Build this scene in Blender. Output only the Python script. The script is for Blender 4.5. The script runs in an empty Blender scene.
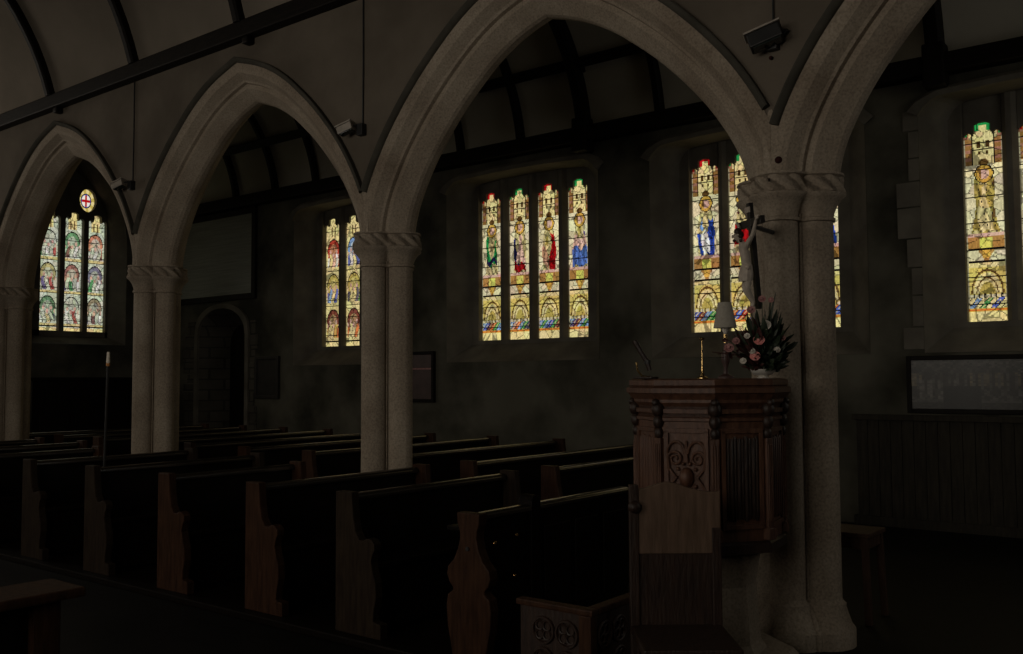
import bpy, bmesh, math, random
import numpy as np
from math import sin, cos, pi, radians, sqrt, hypot
from mathutils import Vector, Matrix
random.seed(7)
C = bpy.context.scene.collection
sc = bpy.context.scene
sc.view_settings.view_transform = 'Standard'
sc.view_settings.look = 'None'
sc.view_settings.gamma = 1.0
sc.view_settings.use_curve_mapping = False
sc.view_settings.exposure = 0.0
sc.cycles.use_denoising = True
sc.cycles.max_bounces = 6
sc.cycles.diffuse_bounces = 4
sc.cycles.glossy_bounces = 3
sc.cycles.sample_clamp_indirect = 1.0
sc.cycles.caustics_reflective = False
sc.cycles.caustics_refractive = False

# ------------------------------------------------------------------ materials
def lin(c):
    c = np.asarray(c, dtype=float) / 255.0
    return np.where(c <= .04045, c / 12.92, ((c + .055) / 1.055) ** 2.4)

def new_mat(name):
    m = bpy.data.materials.new(name); m.use_nodes = True
    nt = m.node_tree; b = nt.nodes['Principled BSDF']
    return m, nt, b

def mat(name, c1, c2=None, rough=.6, scale=8, bump=0., metal=0., stretch=(1, 1, 1), detail=6, spec=.5, bscale=None, contrast=(.35, .65)):
    m, nt, b = new_mat(name); N = nt.nodes; L = nt.links
    b.inputs['Roughness'].default_value = rough
    b.inputs['Metallic'].default_value = metal
    b.inputs['Specular IOR Level'].default_value = spec
    c2 = c2 or c1
    tc = N.new('ShaderNodeTexCoord'); mp = N.new('ShaderNodeMapping'); mp.inputs['Scale'].default_value = stretch
    L.new(tc.outputs['Object'], mp.inputs['Vector'])
    n = N.new('ShaderNodeTexNoise'); n.inputs['Scale'].default_value = scale; n.inputs['Detail'].default_value = detail
    L.new(mp.outputs['Vector'], n.inputs['Vector'])
    r = N.new('ShaderNodeValToRGB')
    r.color_ramp.elements[0].position = contrast[0]; r.color_ramp.elements[1].position = contrast[1]
    r.color_ramp.elements[0].color = (*c1, 1); r.color_ramp.elements[1].color = (*c2, 1)
    L.new(n.outputs['Fac'], r.inputs['Fac']); L.new(r.outputs['Color'], b.inputs['Base Color'])
    if bump:
        n2 = N.new('ShaderNodeTexNoise'); n2.inputs['Scale'].default_value = bscale or scale * 2; n2.inputs['Detail'].default_value = 8
        L.new(mp.outputs['Vector'], n2.inputs['Vector'])
        bp = N.new('ShaderNodeBump'); bp.inputs['Strength'].default_value = bump; bp.inputs['Distance'].default_value = .02
        L.new(n2.outputs['Fac'], bp.inputs['Height']); L.new(bp.outputs['Normal'], b.inputs['Normal'])
    return m

def granite_mat(name, base, dark, light):
    m, nt, b = new_mat(name); N = nt.nodes; L = nt.links
    b.inputs['Roughness'].default_value = .8; b.inputs['Specular IOR Level'].default_value = .2
    tc = N.new('ShaderNodeTexCoord')
    n = N.new('ShaderNodeTexNoise'); n.inputs['Scale'].default_value = 70; n.inputs['Detail'].default_value = 4
    n2 = N.new('ShaderNodeTexNoise'); n2.inputs['Scale'].default_value = 2.2; n2.inputs['Detail'].default_value = 6
    L.new(tc.outputs['Object'], n.inputs['Vector']); L.new(tc.outputs['Object'], n2.inputs['Vector'])
    r = N.new('ShaderNodeValToRGB'); e = r.color_ramp.elements
    e[0].position = .3; e[0].color = (*dark, 1); e[1].position = .72; e[1].color = (*light, 1)
    k = e.new(.5); k.color = (*base, 1)
    L.new(n.outputs['Fac'], r.inputs['Fac'])
    mx = N.new('ShaderNodeMix'); mx.data_type = 'RGBA'; mx.blend_type = 'MULTIPLY'; mx.inputs['Factor'].default_value = 1
    r2 = N.new('ShaderNodeValToRGB'); r2.color_ramp.elements[0].position = .3; r2.color_ramp.elements[1].position = .65
    r2.color_ramp.elements[0].color = (.62, .58, .55, 1); r2.color_ramp.elements[1].color = (1, 1, 1, 1)
    L.new(n2.outputs['Fac'], r2.inputs['Fac'])
    L.new(r.outputs['Color'], mx.inputs['A']); L.new(r2.outputs['Color'], mx.inputs['B']); L.new(mx.outputs['Result'], b.inputs['Base Color'])
    bp = N.new('ShaderNodeBump'); bp.inputs['Strength'].default_value = .25; bp.inputs['Distance'].default_value = .006
    L.new(n.outputs['Fac'], bp.inputs['Height']); L.new(bp.outputs['Normal'], b.inputs['Normal'])
    return m

def brick_mat(name, c1, c2, mortar, scale, bw, bh, msize, rough, rot=(0, 0, 0), stain=None):
    m, nt, b = new_mat(name); N = nt.nodes; L = nt.links
    b.inputs['Roughness'].default_value = rough; b.inputs['Specular IOR Level'].default_value = .12
    tc = N.new('ShaderNodeTexCoord'); mp = N.new('ShaderNodeMapping'); mp.inputs['Rotation'].default_value = rot
    L.new(tc.outputs['Object'], mp.inputs['Vector'])
    t = N.new('ShaderNodeTexBrick'); t.inputs['Scale'].default_value = scale
    t.inputs['Color1'].default_value = (*c1, 1); t.inputs['Color2'].default_value = (*c2, 1); t.inputs['Mortar'].default_value = (*mortar, 1)
    t.inputs['Brick Width'].default_value = bw; t.inputs['Row Height'].default_value = bh; t.inputs['Mortar Size'].default_value = msize
    L.new(mp.outputs['Vector'], t.inputs['Vector'])
    n = N.new('ShaderNodeTexNoise'); n.inputs['Scale'].default_value = 1.3; n.inputs['Detail'].default_value = 8
    L.new(tc.outputs['Object'], n.inputs['Vector'])
    mx = N.new('ShaderNodeMix'); mx.data_type = 'RGBA'; mx.blend_type = 'MULTIPLY'; mx.inputs['Factor'].default_value = .8
    r = N.new('ShaderNodeValToRGB'); r.color_ramp.elements[0].position = .35; r.color_ramp.elements[1].position = .65
    s = stain or (.45, .45, .4)
    r.color_ramp.elements[0].color = (*s, 1); r.color_ramp.elements[1].color = (1, 1, 1, 1)
    L.new(n.outputs['Fac'], r.inputs['Fac']); L.new(t.outputs['Color'], mx.inputs['A']); L.new(r.outputs['Color'], mx.inputs['B'])
    L.new(mx.outputs['Result'], b.inputs['Base Color'])
    bp = N.new('ShaderNodeBump'); bp.inputs['Strength'].default_value = .4; bp.inputs['Distance'].default_value = .01
    L.new(n.outputs['Fac'], bp.inputs['Height']); L.new(bp.outputs['Normal'], b.inputs['Normal'])
    return m

def glass_mat(name, strength):
    m = bpy.data.materials.new(name); m.use_nodes = True; nt = m.node_tree; nt.nodes.clear()
    o = nt.nodes.new('ShaderNodeOutputMaterial'); e = nt.nodes.new('ShaderNodeEmission')
    a = nt.nodes.new('ShaderNodeAttribute'); a.attribute_name = 'pane_colour'
    e.inputs['Strength'].default_value = strength
    nt.links.new(a.outputs['Color'], e.inputs['Color']); nt.links.new(e.outputs['Emission'], o.inputs['Surface'])
    m.cycles.emission_sampling = 'FRONT'
    return m

def pane_mat(name, col, strength):
    m = bpy.data.materials.new(name); m.use_nodes = True; nt = m.node_tree; nt.nodes.clear()
    o = nt.nodes.new('ShaderNodeOutputMaterial'); e = nt.nodes.new('ShaderNodeEmission')
    n = nt.nodes.new('ShaderNodeTexNoise'); n.inputs['Scale'].default_value = .6
    r = nt.nodes.new('ShaderNodeValToRGB'); r.color_ramp.elements[0].color = (*[c * .85 for c in col], 1); r.color_ramp.elements[1].color = (*col, 1)
    nt.links.new(n.outputs['Fac'], r.inputs['Fac']); nt.links.new(r.outputs['Color'], e.inputs['Color'])
    e.inputs['Strength'].default_value = strength
    nt.links.new(e.outputs['Emission'], o.inputs['Surface'])
    return m

def attr_mat(name, rough=.5):
    m, nt, b = new_mat(name)
    a = nt.nodes.new('ShaderNodeAttribute'); a.attribute_name = 'pane_colour'
    nt.links.new(a.outputs['Color'], b.inputs['Base Color']); b.inputs['Roughness'].default_value = rough
    return m

NAVE_LIGHT = 5.4
WEST_LIGHT = 3.2
EAST_LIGHT = 1.5
GRANITE = granite_mat('granite', (.38, .32, .25), (.27, .225, .175), (.46, .39, .31))
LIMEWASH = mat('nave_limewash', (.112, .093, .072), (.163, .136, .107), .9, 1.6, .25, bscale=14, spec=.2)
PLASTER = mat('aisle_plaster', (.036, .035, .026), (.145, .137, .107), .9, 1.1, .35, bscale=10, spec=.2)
RUBBLE = brick_mat('rubble_stone', (.13, .12, .10), (.085, .078, .066), (.06, .057, .048), 2.2, .7, .45, .03, .9, (pi / 2, 0, 0))
RECESS = mat('window_stone', (.11, .10, .083), (.18, .165, .135), .85, 2.5, .25, bscale=20, spec=.2)
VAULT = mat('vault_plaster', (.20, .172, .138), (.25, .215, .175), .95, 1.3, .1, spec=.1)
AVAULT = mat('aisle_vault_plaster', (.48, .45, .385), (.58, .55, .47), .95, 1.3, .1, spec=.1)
OAK = mat('black_oak', (.006, .0048, .004), (.012, .009, .0065), .6, 5, .2, stretch=(1, 8, 8), spec=.15)
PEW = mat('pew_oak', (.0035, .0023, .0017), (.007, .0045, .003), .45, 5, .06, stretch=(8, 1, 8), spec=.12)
PEWEND = mat('pew_end_oak', (.026, .012, .0065), (.052, .024, .013), .5, 5, .15, stretch=(8, 8, 1), spec=.12)
PEWENDD = mat('pew_end_oak_dull', (.016, .010, .0065), (.030, .020, .0125), .6, 5, .15, stretch=(8, 8, 1), spec=.1)
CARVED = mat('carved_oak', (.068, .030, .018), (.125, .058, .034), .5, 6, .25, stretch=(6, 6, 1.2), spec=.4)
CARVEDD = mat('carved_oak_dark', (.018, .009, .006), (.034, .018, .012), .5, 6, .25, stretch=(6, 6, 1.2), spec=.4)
TABLEWOOD = mat('table_wood', (.040, .022, .014), (.068, .038, .025), .6, 5, .15, stretch=(6, 6, 1), spec=.15)
STUD = mat('dark_red_boss', (.022, .005, .004), (.035, .009, .007), .7, 20, spec=.1)
STALLWOOD = mat('stall_oak', (.095, .060, .040), (.15, .095, .065), .5, 5, .15, stretch=(6, 6, 1), spec=.35)
SLATE = brick_mat('slate_floor', (.008, .0075, .0065), (.006, .0056, .005), (.003, .003, .003), 1.6, .8, .5, .015, .6)
PANEL = mat('dado_boards', (.018, .015, .0105), (.034, .029, .020), .6, 4, .15, stretch=(9, 9, 1), spec=.15)
IRON = mat('black_iron', (.010, .010, .010), (.02, .02, .02), .5, 20)
LAMPGREY = mat('floodlight_enamel', (.34, .30, .26), (.46, .41, .35), .45, 20)
LENS = mat('floodlight_lens', (.02, .03, .028), (.04, .05, .045), .1, 20)
BRASS = mat('brass', (.45, .30, .12), (.62, .42, .18), .25, 30, metal=1)
SILVER = mat('silver', (.75, .72, .66), (.9, .87, .8), .35, 30, metal=.45)
SHADE = mat('shade_cloth', (.36, .33, .28), (.42, .39, .33), .9, 60)
BLACK = mat('ebonised_wood', (.008, .007, .006), (.016, .013, .011), .45, 10)
BONE = mat('painted_wood_figure', (.42, .36, .30), (.52, .45, .38), .6, 30)
LEAF = mat('dark_leaf', (.012, .022, .012), (.030, .045, .022), .5, 30)
REDLEAF = mat('bronze_red_leaf', (.045, .014, .014), (.075, .026, .022), .5, 30)
PINK = mat('pink_petal', (.75, .25, .23), (.85, .38, .35), .7, 40)
MAUVE = mat('dusty_pink_petal', (.34, .15, .15), (.48, .25, .23), .7, 40)
WHITEP = mat('white_petal', (.6, .55, .48), (.78, .73, .65), .7, 40)
BOARDP = mat('board_grey_green', (.22, .23, .20), (.30, .31, .27), .6, 3, stretch=(.4, 1, 16), spec=.35)
REDB = mat('red_brown_board', (.055, .028, .024), (.085, .045, .038), .5, 6)
DARKB = mat('dark_board', (.018, .016, .014), (.032, .028, .024), .5, 6)
WHITET = mat('white_tip', (.8, .72, .6), (.9, .82, .7), .4, 30)
AMBER = mat('amber_band', (.5, .2, .05), (.6, .26, .08), .4, 30)
PEWTER = mat('pew_rail_polish', (.012, .009, .007), (.022, .016, .012), .2, 6, .0, stretch=(8, 1, 8), spec=.9)
HOOD = mat('hood_dark', (.055, .052, .042), (.085, .078, .064), .9, 5, .2, spec=.1)  # hood mould coloured darker than the granite orders
GLASS = glass_mat('stained_glass', .92)
SKYPANE = pane_mat('daylit_pane', (1.0, .91, .78), NAVE_LIGHT)
ADDED_PANE_E = pane_mat('added_east_pane', (1.0, .95, .85), EAST_LIGHT)  # glow of the added east pane that lifts the aisle vault
SKYPANE_W = pane_mat('daylit_west_pane', (1.0, .90, .76), WEST_LIGHT)
PICTURE = attr_mat('picture_print', .35)

# ------------------------------------------------------------------ mesh builder
ORG = {}
class MB:
    def __init__(s): s.v = []; s.f = []
    def add(s, vs, fs):
        k = len(s.v); s.v += [tuple(map(float, p)) for p in vs]; s.f += [tuple(i + k for i in f) for f in fs]; return s
    def box(s, x0, x1, y0, y1, z0, z1):
        return s.add([(x0, y0, z0), (x1, y0, z0), (x1, y1, z0), (x0, y1, z0), (x0, y0, z1), (x1, y0, z1), (x1, y1, z1), (x0, y1, z1)],
                     [(0, 3, 2, 1), (4, 5, 6, 7), (0, 1, 5, 4), (1, 2, 6, 5), (2, 3, 7, 6), (3, 0, 4, 7)])
    def bbox(s, c, ax, ay, az):      # oriented box, half-axis vectors
        c, ax, ay, az = map(Vector, (c, ax, ay, az)); P = []
        for k in (-1, 1):
            for i, j in ((-1, -1), (1, -1), (1, 1), (-1, 1)): P.append(c + ax * i + ay * j + az * k)
        return s.add(P, [(0, 3, 2, 1), (4, 5, 6, 7), (0, 1, 5, 4), (1, 2, 6, 5), (2, 3, 7, 6), (3, 0, 4, 7)])
    def prism(s, poly, fn0, fn1):     # polygon (a,b) list mapped by two functions
        n = len(poly); vs = [fn0(a, b) for a, b in poly] + [fn1(a, b) for a, b in poly]
        fs = [tuple(range(n))[::-1], tuple(range(n, 2 * n))] + [(i, (i + 1) % n, n + (i + 1) % n, n + i) for i in range(n)]
        return s.add(vs, fs)
    def rings(s, R, closed=True, caps=True):   # list of rings of equal length
        n = len(R[0]); vs = [p for r in R for p in r]; fs = []
        for k in range(len(R) - 1):
            for i in range(n if closed else n - 1):
                j = (i + 1) % n; fs.append((k * n + i, k * n + j, (k + 1) * n + j, (k + 1) * n + i))
        if caps and closed:
            fs.append(tuple(range(n))[::-1]); fs.append(tuple((len(R) - 1) * n + i for i in range(n)))
        return s.add(vs, fs)
    def lathe(s, prof, c=(0, 0, 0), n=24, axis=None):
        R = []
        for r, z in prof:
            R.append([(c[0] + r * cos(2 * pi * i / n), c[1] + r * sin(2 * pi * i / n), c[2] + z) for i in range(n)])
        return s.rings(R)
    def tube(s, pts, rad, n=8):
        pts = [Vector(p) for p in pts]; R = []
        if not isinstance(rad, (list, tuple)): rad = [rad] * len(pts)
        up = Vector((0, 0, 1))
        t0 = (pts[1] - pts[0]).normalized()
        if abs(t0.dot(up)) > .9: up = Vector((1, 0, 0))
        for i, p in enumerate(pts):
            t = (pts[min(i + 1, len(pts) - 1)] - pts[max(i - 1, 0)]).normalized()
            u = (up - t * up.dot(t)).normalized(); w = t.cross(u); up = u
            R.append([p + (u * cos(2 * pi * k / n) + w * sin(2 * pi * k / n)) * rad[i] for k in range(n)])
        return s.rings(R)
    def ball(s, c, r, n=12, m=8, sq=(1, 1, 1)):
        R = []
        for k in range(m + 1):
            a = -pi / 2 + pi * k / m; rr = max(cos(a), .02)
            R.append([(c[0] + r * sq[0] * rr * cos(2 * pi * i / n), c[1] + r * sq[1] * rr * sin(2 * pi * i / n), c[2] + r * sq[2] * sin(a)) for i in range(n)])
        return s.rings(R)
    def build(s, name, m, parent=None, origin=(0, 0, 0), local=False, smooth=False, bevel=0, auto=None):
        me = bpy.data.meshes.new(name)
        if parent is not None:
            o0 = (0, 0, 0) if local else ORG[parent.name]
        else:
            o0 = origin
        me.from_pydata([(p[0] - o0[0], p[1] - o0[1], p[2] - o0[2]) for p in s.v], [], s.f)
        bm = bmesh.new(); bm.from_mesh(me); bmesh.ops.recalc_face_normals(bm, faces=bm.faces)
        if bevel:
            es = [e for e in bm.edges if len(e.link_faces) == 2 and e.calc_face_angle(0) > .6]
            bmesh.ops.bevel(bm, geom=es, offset=bevel, segments=2, affect='EDGES', profile=.6, clamp_overlap=True)
        bm.to_mesh(me); bm.free()
        me.materials.append(m)
        if smooth:
            me.polygons.foreach_set('use_smooth', [True] * len(me.polygons))
            try: me.set_sharp_from_angle(angle=radians(auto or 40))
            except Exception: pass
        o = bpy.data.objects.new(name, me); C.objects.link(o)
        if parent is not None:
            o.parent = parent; ORG[o.name] = o0 if not local else (0, 0, 0)
        else:
            o.location = origin; ORG[o.name] = origin
        return o

def empty(name, loc, rz=0.):
    o = bpy.data.objects.new(name, None); C.objects.link(o); o.location = loc; o.rotation_euler = (0, 0, rz)
    o.empty_display_size = .1; ORG[o.name] = tuple(loc); return o
def tag(o, label=None, cat=None, group=None, kind=None):
    if label: o['label'] = label
    if cat: o['category'] = cat
    if group: o['group'] = group
    if kind: o['kind'] = kind
    return o
def struct(o, label=None):
    o['kind'] = 'structure'
    if label: o['label'] = label
    return o
def copy_tree(o, parent=None):
    c = o.copy(); C.objects.link(c)
    if parent is not None: c.parent = parent
    for ch in list(o.children): copy_tree(ch, c)
    return c

# ------------------------------------------------------------------ camera
cam_d = bpy.data.cameras.new('camera'); cam = bpy.data.objects.new('camera', cam_d); C.objects.link(cam)
FPX = 940.0
cam_d.sensor_width = 36; cam_d.lens = FPX / 1023 * 36; cam_d.clip_start = .02; cam_d.clip_end = 200
cam.matrix_world = Matrix.Translation((0, 0, 1.6)) @ Matrix.Rotation(radians(38), 4, 'Z') @ Matrix.Rotation(radians(93.2), 4, 'X') @ Matrix.Rotation(radians(-.3), 4, 'Z')
sc.camera = cam
def ray(px, py):
    v = Vector(((px - 511.5) / FPX, -(py - 327) / FPX, -1.0)); return cam.matrix_world.to_3x3() @ v
def atdepth(px, py, d): return Vector((0, 0, 1.6)) + ray(px, py) * d
def onY(px, py, Y):
    r = ray(px, py); return Vector((0, 0, 1.6)) + r * (Y / r.y)

w = bpy.data.worlds.new('overcast_sky'); sc.world = w; w.use_nodes = True
w.node_tree.nodes['Background'].inputs['Color'].default_value = (.5, .55, .6, 1)
w.node_tree.nodes['Background'].inputs['Strength'].default_value = .02

# ------------------------------------------------------------------ dimensions
BAY = 3.55
COLX = [1.34, -2.235, -5.83, -9.4, -12.9, -16.45]     # 1.25, -2.3, -5.85, -9.4, -12.95, -16.5
YF, YB, YC = 5.45, 5.99, 5.72
SPR = 2.85
HALF = 1.5; RISE = 1.50
APEX = [-.44, -4.09, -7.62, -11.19, -14.7]
PH = .285
SPRL = {0: -1.92}; SPRR = {1: -2.495}
PROF = [(0, 1), (.12, .962), (.24, .91), (.37, .83), (.5, .725), (.6, .635), (.7, .53), (.78, .435), (.84, .355), (.9, .26), (.95, .165), (.98, .088), (1, 0)]
ZP = 4.93            # wall plates
YW = 10.6            # inner face of the aisle wall
XW = -17.2           # inner face of the west wall
XE = 3.2

# ------------------------------------------------------------------ floor and shell
struct(MB().box(XW - .5, XE + .3, -5.4, 11.4, -.2, 0).build('floor', SLATE))
# nave vault: arc profile in the YZ plane
def arc_pts(cy, cz, R, a0, a1, n): return [(cy + R * cos(a0 + (a1 - a0) * i / n), cz + R * sin(a0 + (a1 - a0) * i / n)) for i in range(n + 1)]
NV = (2.5, 4.27, 3.0, radians(15), radians(165))
AV = (8.31, 4.73, 2.3, radians(5), radians(175))
def vault(name, P, m, x0, x1):
    cy, cz, R, a0, a1 = P; mb = MB(); inn = arc_pts(cy, cz, R, a0, a1, 40); out = arc_pts(cy, cz, R + .15, a0, a1, 40)
    mb.rings([[(x, y, z) for y, z in inn + out[::-1]] for x in (x0, x1)])
    return struct(mb.build(name, m, smooth=True))
vault('ceiling', NV, VAULT, XW - .3, XE)
vault('ceiling', AV, AVAULT, XW - .3, XE)

def rib(name, x, P, wdt, dep, m, label, cat, group):
    cy, cz, R, a0, a1 = P; mb = MB(); R_ = []
    for i in range(41):
        a = a0 + (a1 - a0) * i / 40; r0, r1 = R + .02, R - dep
        R_.append([(x - wdt / 2, cy + r0 * cos(a), cz + r0 * sin(a)), (x + wdt / 2, cy + r0 * cos(a), cz + r0 * sin(a)),
                   (x + wdt / 2, cy + (r1 + .02) * cos(a), cz + (r1 + .02) * sin(a)), (x + wdt * .3, cy + r1 * cos(a), cz + r1 * sin(a)),
                   (x - wdt * .3, cy + r1 * cos(a), cz + r1 * sin(a)), (x - wdt / 2, cy + (r1 + .02) * cos(a), cz + (r1 + .02) * sin(a))])
    mb.rings(R_)
    o = mb.build(name, m, origin=(x, P[0], ZP), smooth=False)
    return tag(o, label, cat, group, kind='thing')
ORD = ['first', 'second', 'third', 'fourth', 'fifth', 'sixth', 'seventh', 'eighth', 'ninth', 'tenth', 'eleventh', 'twelfth', 'thirteenth']
for i, x in enumerate([-7.48, -9.35, -11.2]):
    rib('roof_rib', x, NV, .10, .09, OAK, 'dark curved roof rib on the pale nave vault, %s from the right' % ORD[i], 'roof rib', 'nave roof ribs')
for i, x in enumerate([-1.35, -2.48, -3.6, -4.7, -5.81, -6.96, -8.06, -9.19, -10.3, -11.4, -12.5, -13.6, -14.75]):
    main = i in (5, 1, 9)
    r = rib('aisle_roof_rib', x, AV, .17 if main else .11, .15 if main else .10, OAK, '%s dark curved rib of the aisle roof, %s from the right' % ('thick' if main else 'slender', ORD[i]), 'roof rib', 'aisle roof ribs')
    if main:   # bracket where a principal meets the wall plate
        MB().box(x - .11, x + .11, 10.38, 10.62, 4.66, 5.12).build('bracket', OAK, r, bevel=.02)
        MB().box(x - .13, x + .13, 10.30, 10.5, AV[1] + 2.3 * sin(radians(28)) - .1, AV[1] + 2.3 * sin(radians(28)) + .12).build('boss', OAK, r, bevel=.02)
# purlins of the aisle roof
for ang, lab in ((29, 'long dark purlin running along the aisle roof above the windows'), (90, 'ridge purlin along the crown of the aisle roof'), (151, 'long dark purlin on the arcade side of the aisle roof')):
    a = radians(ang); c = (AV[0] + 2.24 * cos(a), AV[1] + 2.24 * sin(a))
    n = Vector((0, cos(a), sin(a))); t = Vector((0, -sin(a), cos(a)))
    o = MB().bbox((-7, c[0], c[1]), (10.1, 0, 0), n * .06, t * .065).build('purlin', OAK, origin=(-7, c[0], c[1]))
    tag(o, lab, 'roof beam', kind='thing')
# wall plates
def plate(name, y0, y1, z0, z1, label, x0=XW, x1=XE):
    mb = MB().box(x0, x1, y0, y1, z0, z1)
    s = 1 if y0 < YW - 3 and y1 > 5.9 else -1
    o = mb.build(name, OAK, origin=(-7, y0, z0), bevel=.015)
    return tag(o, label, 'beam', kind='thing')
plate('wall_plate', 5.34, 5.47, 4.875, 5.04, 'heavy dark timber wall plate along the top of the nave arcade wall')
plate('wall_plate', 10.40, 10.62, 4.80, 5.0, 'dark timber wall plate above the stained glass windows')
plate('wall_plate', 5.98, 6.16, 4.80, 5.0, 'dark timber wall plate on the aisle side of the arcade')
for i, x in enumerate([-11.1, -7.4]):
    o = MB().box(x - .045, x + .045, 5.36, 5.46, 4.81, 4.88).build('corbel', OAK, origin=(x, 5.4, 4.8), bevel=.02)
    tag(o, ('small dark timber corbel under the nave wall plate, left of two', 'small dark timber corbel under the nave wall plate, right of two')[i], 'corbel', 'corbels', 'thing')

# ------------------------------------------------------------------ arcade
def prof_curve(n_each=3):
    pts = []
    P = [(0 - PROF[1][0], PROF[1][1] + .0)] + PROF + [(1.0, -.1)]
    for i in range(1, len(P) - 2):
        p0, p1, p2, p3 = P[i - 1], P[i], P[i + 1], P[i + 2]
        if i == 1: p0 = (2 * p1[0] - p2[0], 2 * p1[1] - p2[1])
        for k in range(n_each):
            t = k / n_each
            f = lambda a, b, c, d: .5 * (2 * b + (c - a) * t + (2 * a - 5 * b + 4 * c - d) * t * t + (-a + 3 * b - 3 * c + d) * t ** 3)
            pts.append((f(p0[0], p1[0], p2[0], p3[0]), f(p0[1], p1[1], p2[1], p3[1])))
    pts.append((1, 0)); return pts
RC = prof_curve()
def half_curve(half, rise, d):
    """right half from apex to springing, offset outwards by d"""
    pts = [(x * half, z * rise) for x, z in RC]; out = []
    for i, p in enumerate(pts):
        a = pts[max(i - 1, 0)]; b = pts[min(i + 1, len(pts) - 1)]
        t = Vector((b[0] - a[0], b[1] - a[1])).normalized()
        if i == len(pts) - 1: t = Vector((0, -1))
        n = Vector((-t.y, t.x))
        if i == 0: out.append((0, p[1] + d / max(n.y, .3)))
        else: out.append((max(p[0] + n.x * d, 0), p[1] + n.y * d))
    return out
CUR = {}
def AC(k, d):
    """curve of arch k offset by d, in world X and height over the springing"""
    d = round(d, 4)
    if (k, d) not in CUR:
        xa = APEX[k]; hr = SPRR.get(k, COLX[k] - PH) - xa; hl = xa - SPRL.get(k, COLX[k + 1] + PH)
        r = half_curve(hr, RISE, d); l = half_curve(hl, RISE, d)
        CUR[k, d] = [(xa - x, z) for x, z in l[:0:-1]] + [(xa + x, (z if i else (z + l[0][1]) / 2)) for i, (x, z) in enumerate(r)]
    return CUR[k, d]
def sweep_arch(prof, k, clip=False):
    """prof: closed loop of (d, y)"""
    cs = [AC(k, d) for d, y in prof]; mb = MB(); R = []
    for i in range(len(cs[0])):
        if clip:
            xs = [c[i][0] for c in cs]
            if max(xs) > COLX[k] + .012 or min(xs) < COLX[k + 1] - .012: continue
        R.append([(min(max(cs[q][i][0], COLX[k + 1] + .0005), COLX[k] - .0005) if not clip else cs[q][i][0], prof[q][1], SPR + cs[q][i][1]) for q in range(len(prof))])
    return mb.rings(R)
ARCH_LABEL = ['pointed granite arch at the right edge above the framed picture',
              'largest pointed granite arch, framing the complete four-light window',
              'middle pointed granite arch, showing the grey inscription board behind it',
              'small pointed granite arch framing the west window',
              'farthest granite arch, cut by the left edge of the picture']
for k in range(5):
    xc = (COLX[k] + COLX[k + 1]) / 2
    e = empty('stone_arch', (xc, YC, SPR)); tag(e, ARCH_LABEL[k], 'arch', 'arcade arches', 'thing')
    inner = [(0, 5.695), (0, 5.745), (.012, 5.775), (.10, 5.875), (.17, 5.875), (.17, 5.565), (.135, 5.562), (.112, 5.562), (.10, 5.575), (.012, 5.665)]
    outer = [(.135, 5.60), (.15, 5.58), (.16, 5.53), (.18, 5.52), (.235, 5.452), (.27, 5.44), (.335, 5.44), (.335, 6.0), (.235, 5.99), (.175, 5.92), (.135, 5.88)]
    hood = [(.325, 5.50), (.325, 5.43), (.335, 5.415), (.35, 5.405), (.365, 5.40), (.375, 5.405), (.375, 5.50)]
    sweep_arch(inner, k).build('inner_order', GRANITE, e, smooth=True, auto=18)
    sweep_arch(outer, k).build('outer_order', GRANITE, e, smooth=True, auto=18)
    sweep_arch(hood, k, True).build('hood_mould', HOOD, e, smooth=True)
# wall over the arches: strips between the arch line and the wall head
mb = MB()
ZT = 5.3
for k in range(5):
    cur = AC(k, .27); xr_, xl_ = COLX[k] - .0001, COLX[k + 1] + .0001
    xs = [(min(max(x, xl_), xr_), SPR + z) for x, z in cur]
    xs = [(xl_, SPR)] + xs + [(xr_, SPR)]
    R = [[(x, YF, z), (x, YF, ZT), (x, YB, ZT), (x, YB, z)] for x, z in xs]
    mb.rings(R, caps=True)
mb.box(XW - .3, COLX[5], YF, YB, 0, ZT)
mb.box(COLX[0], XE, YF, YB, 0, ZT)
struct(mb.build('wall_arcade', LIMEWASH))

def rplan(th, off=0.):
    a = abs(((th + pi / 4) % (pi / 2)) - pi / 4)     # angle from the nearest lobe axis
    c, r = .157, .105 + off
    q = r * r - (c * sin(a)) ** 2
    v = c * cos(a) + sqrt(q) if q > 0 else 0
    if a < radians(9): v += .005
    notch = .136 + off * .75
    if a > radians(41.5): notch = .158 + off * .85
    return max(v, notch)
NT = 144
def ring(cx, cy, z, off, fn=None):
    R = []
    for i in range(NT):
        th = 2 * pi * (i + .5) / NT; r = rplan(th, off)
        if fn: r += fn(th)
        R.append((cx + r * cos(th), cy + r * sin(th), z))
    return R
def soft(cx, cy, z, off, f):      # plan smoothed towards a round by f
    R = []
    for i in range(NT):
        th = 2 * pi * (i + .5) / NT; r = rplan(th) * (1 - f) + f * .275 + off
        R.append((cx + r * cos(th), cy + r * sin(th), z))
    return R
COL_LABEL = ['granite pier of clustered shafts beyond the right edge', 'nearest tall granite pier, standing behind the carved pulpit',
             'granite pier in the centre left, rising behind dark pews', 'granite pier between the west window and the inscription board',
             'farthest granite pier at the left edge']
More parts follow.
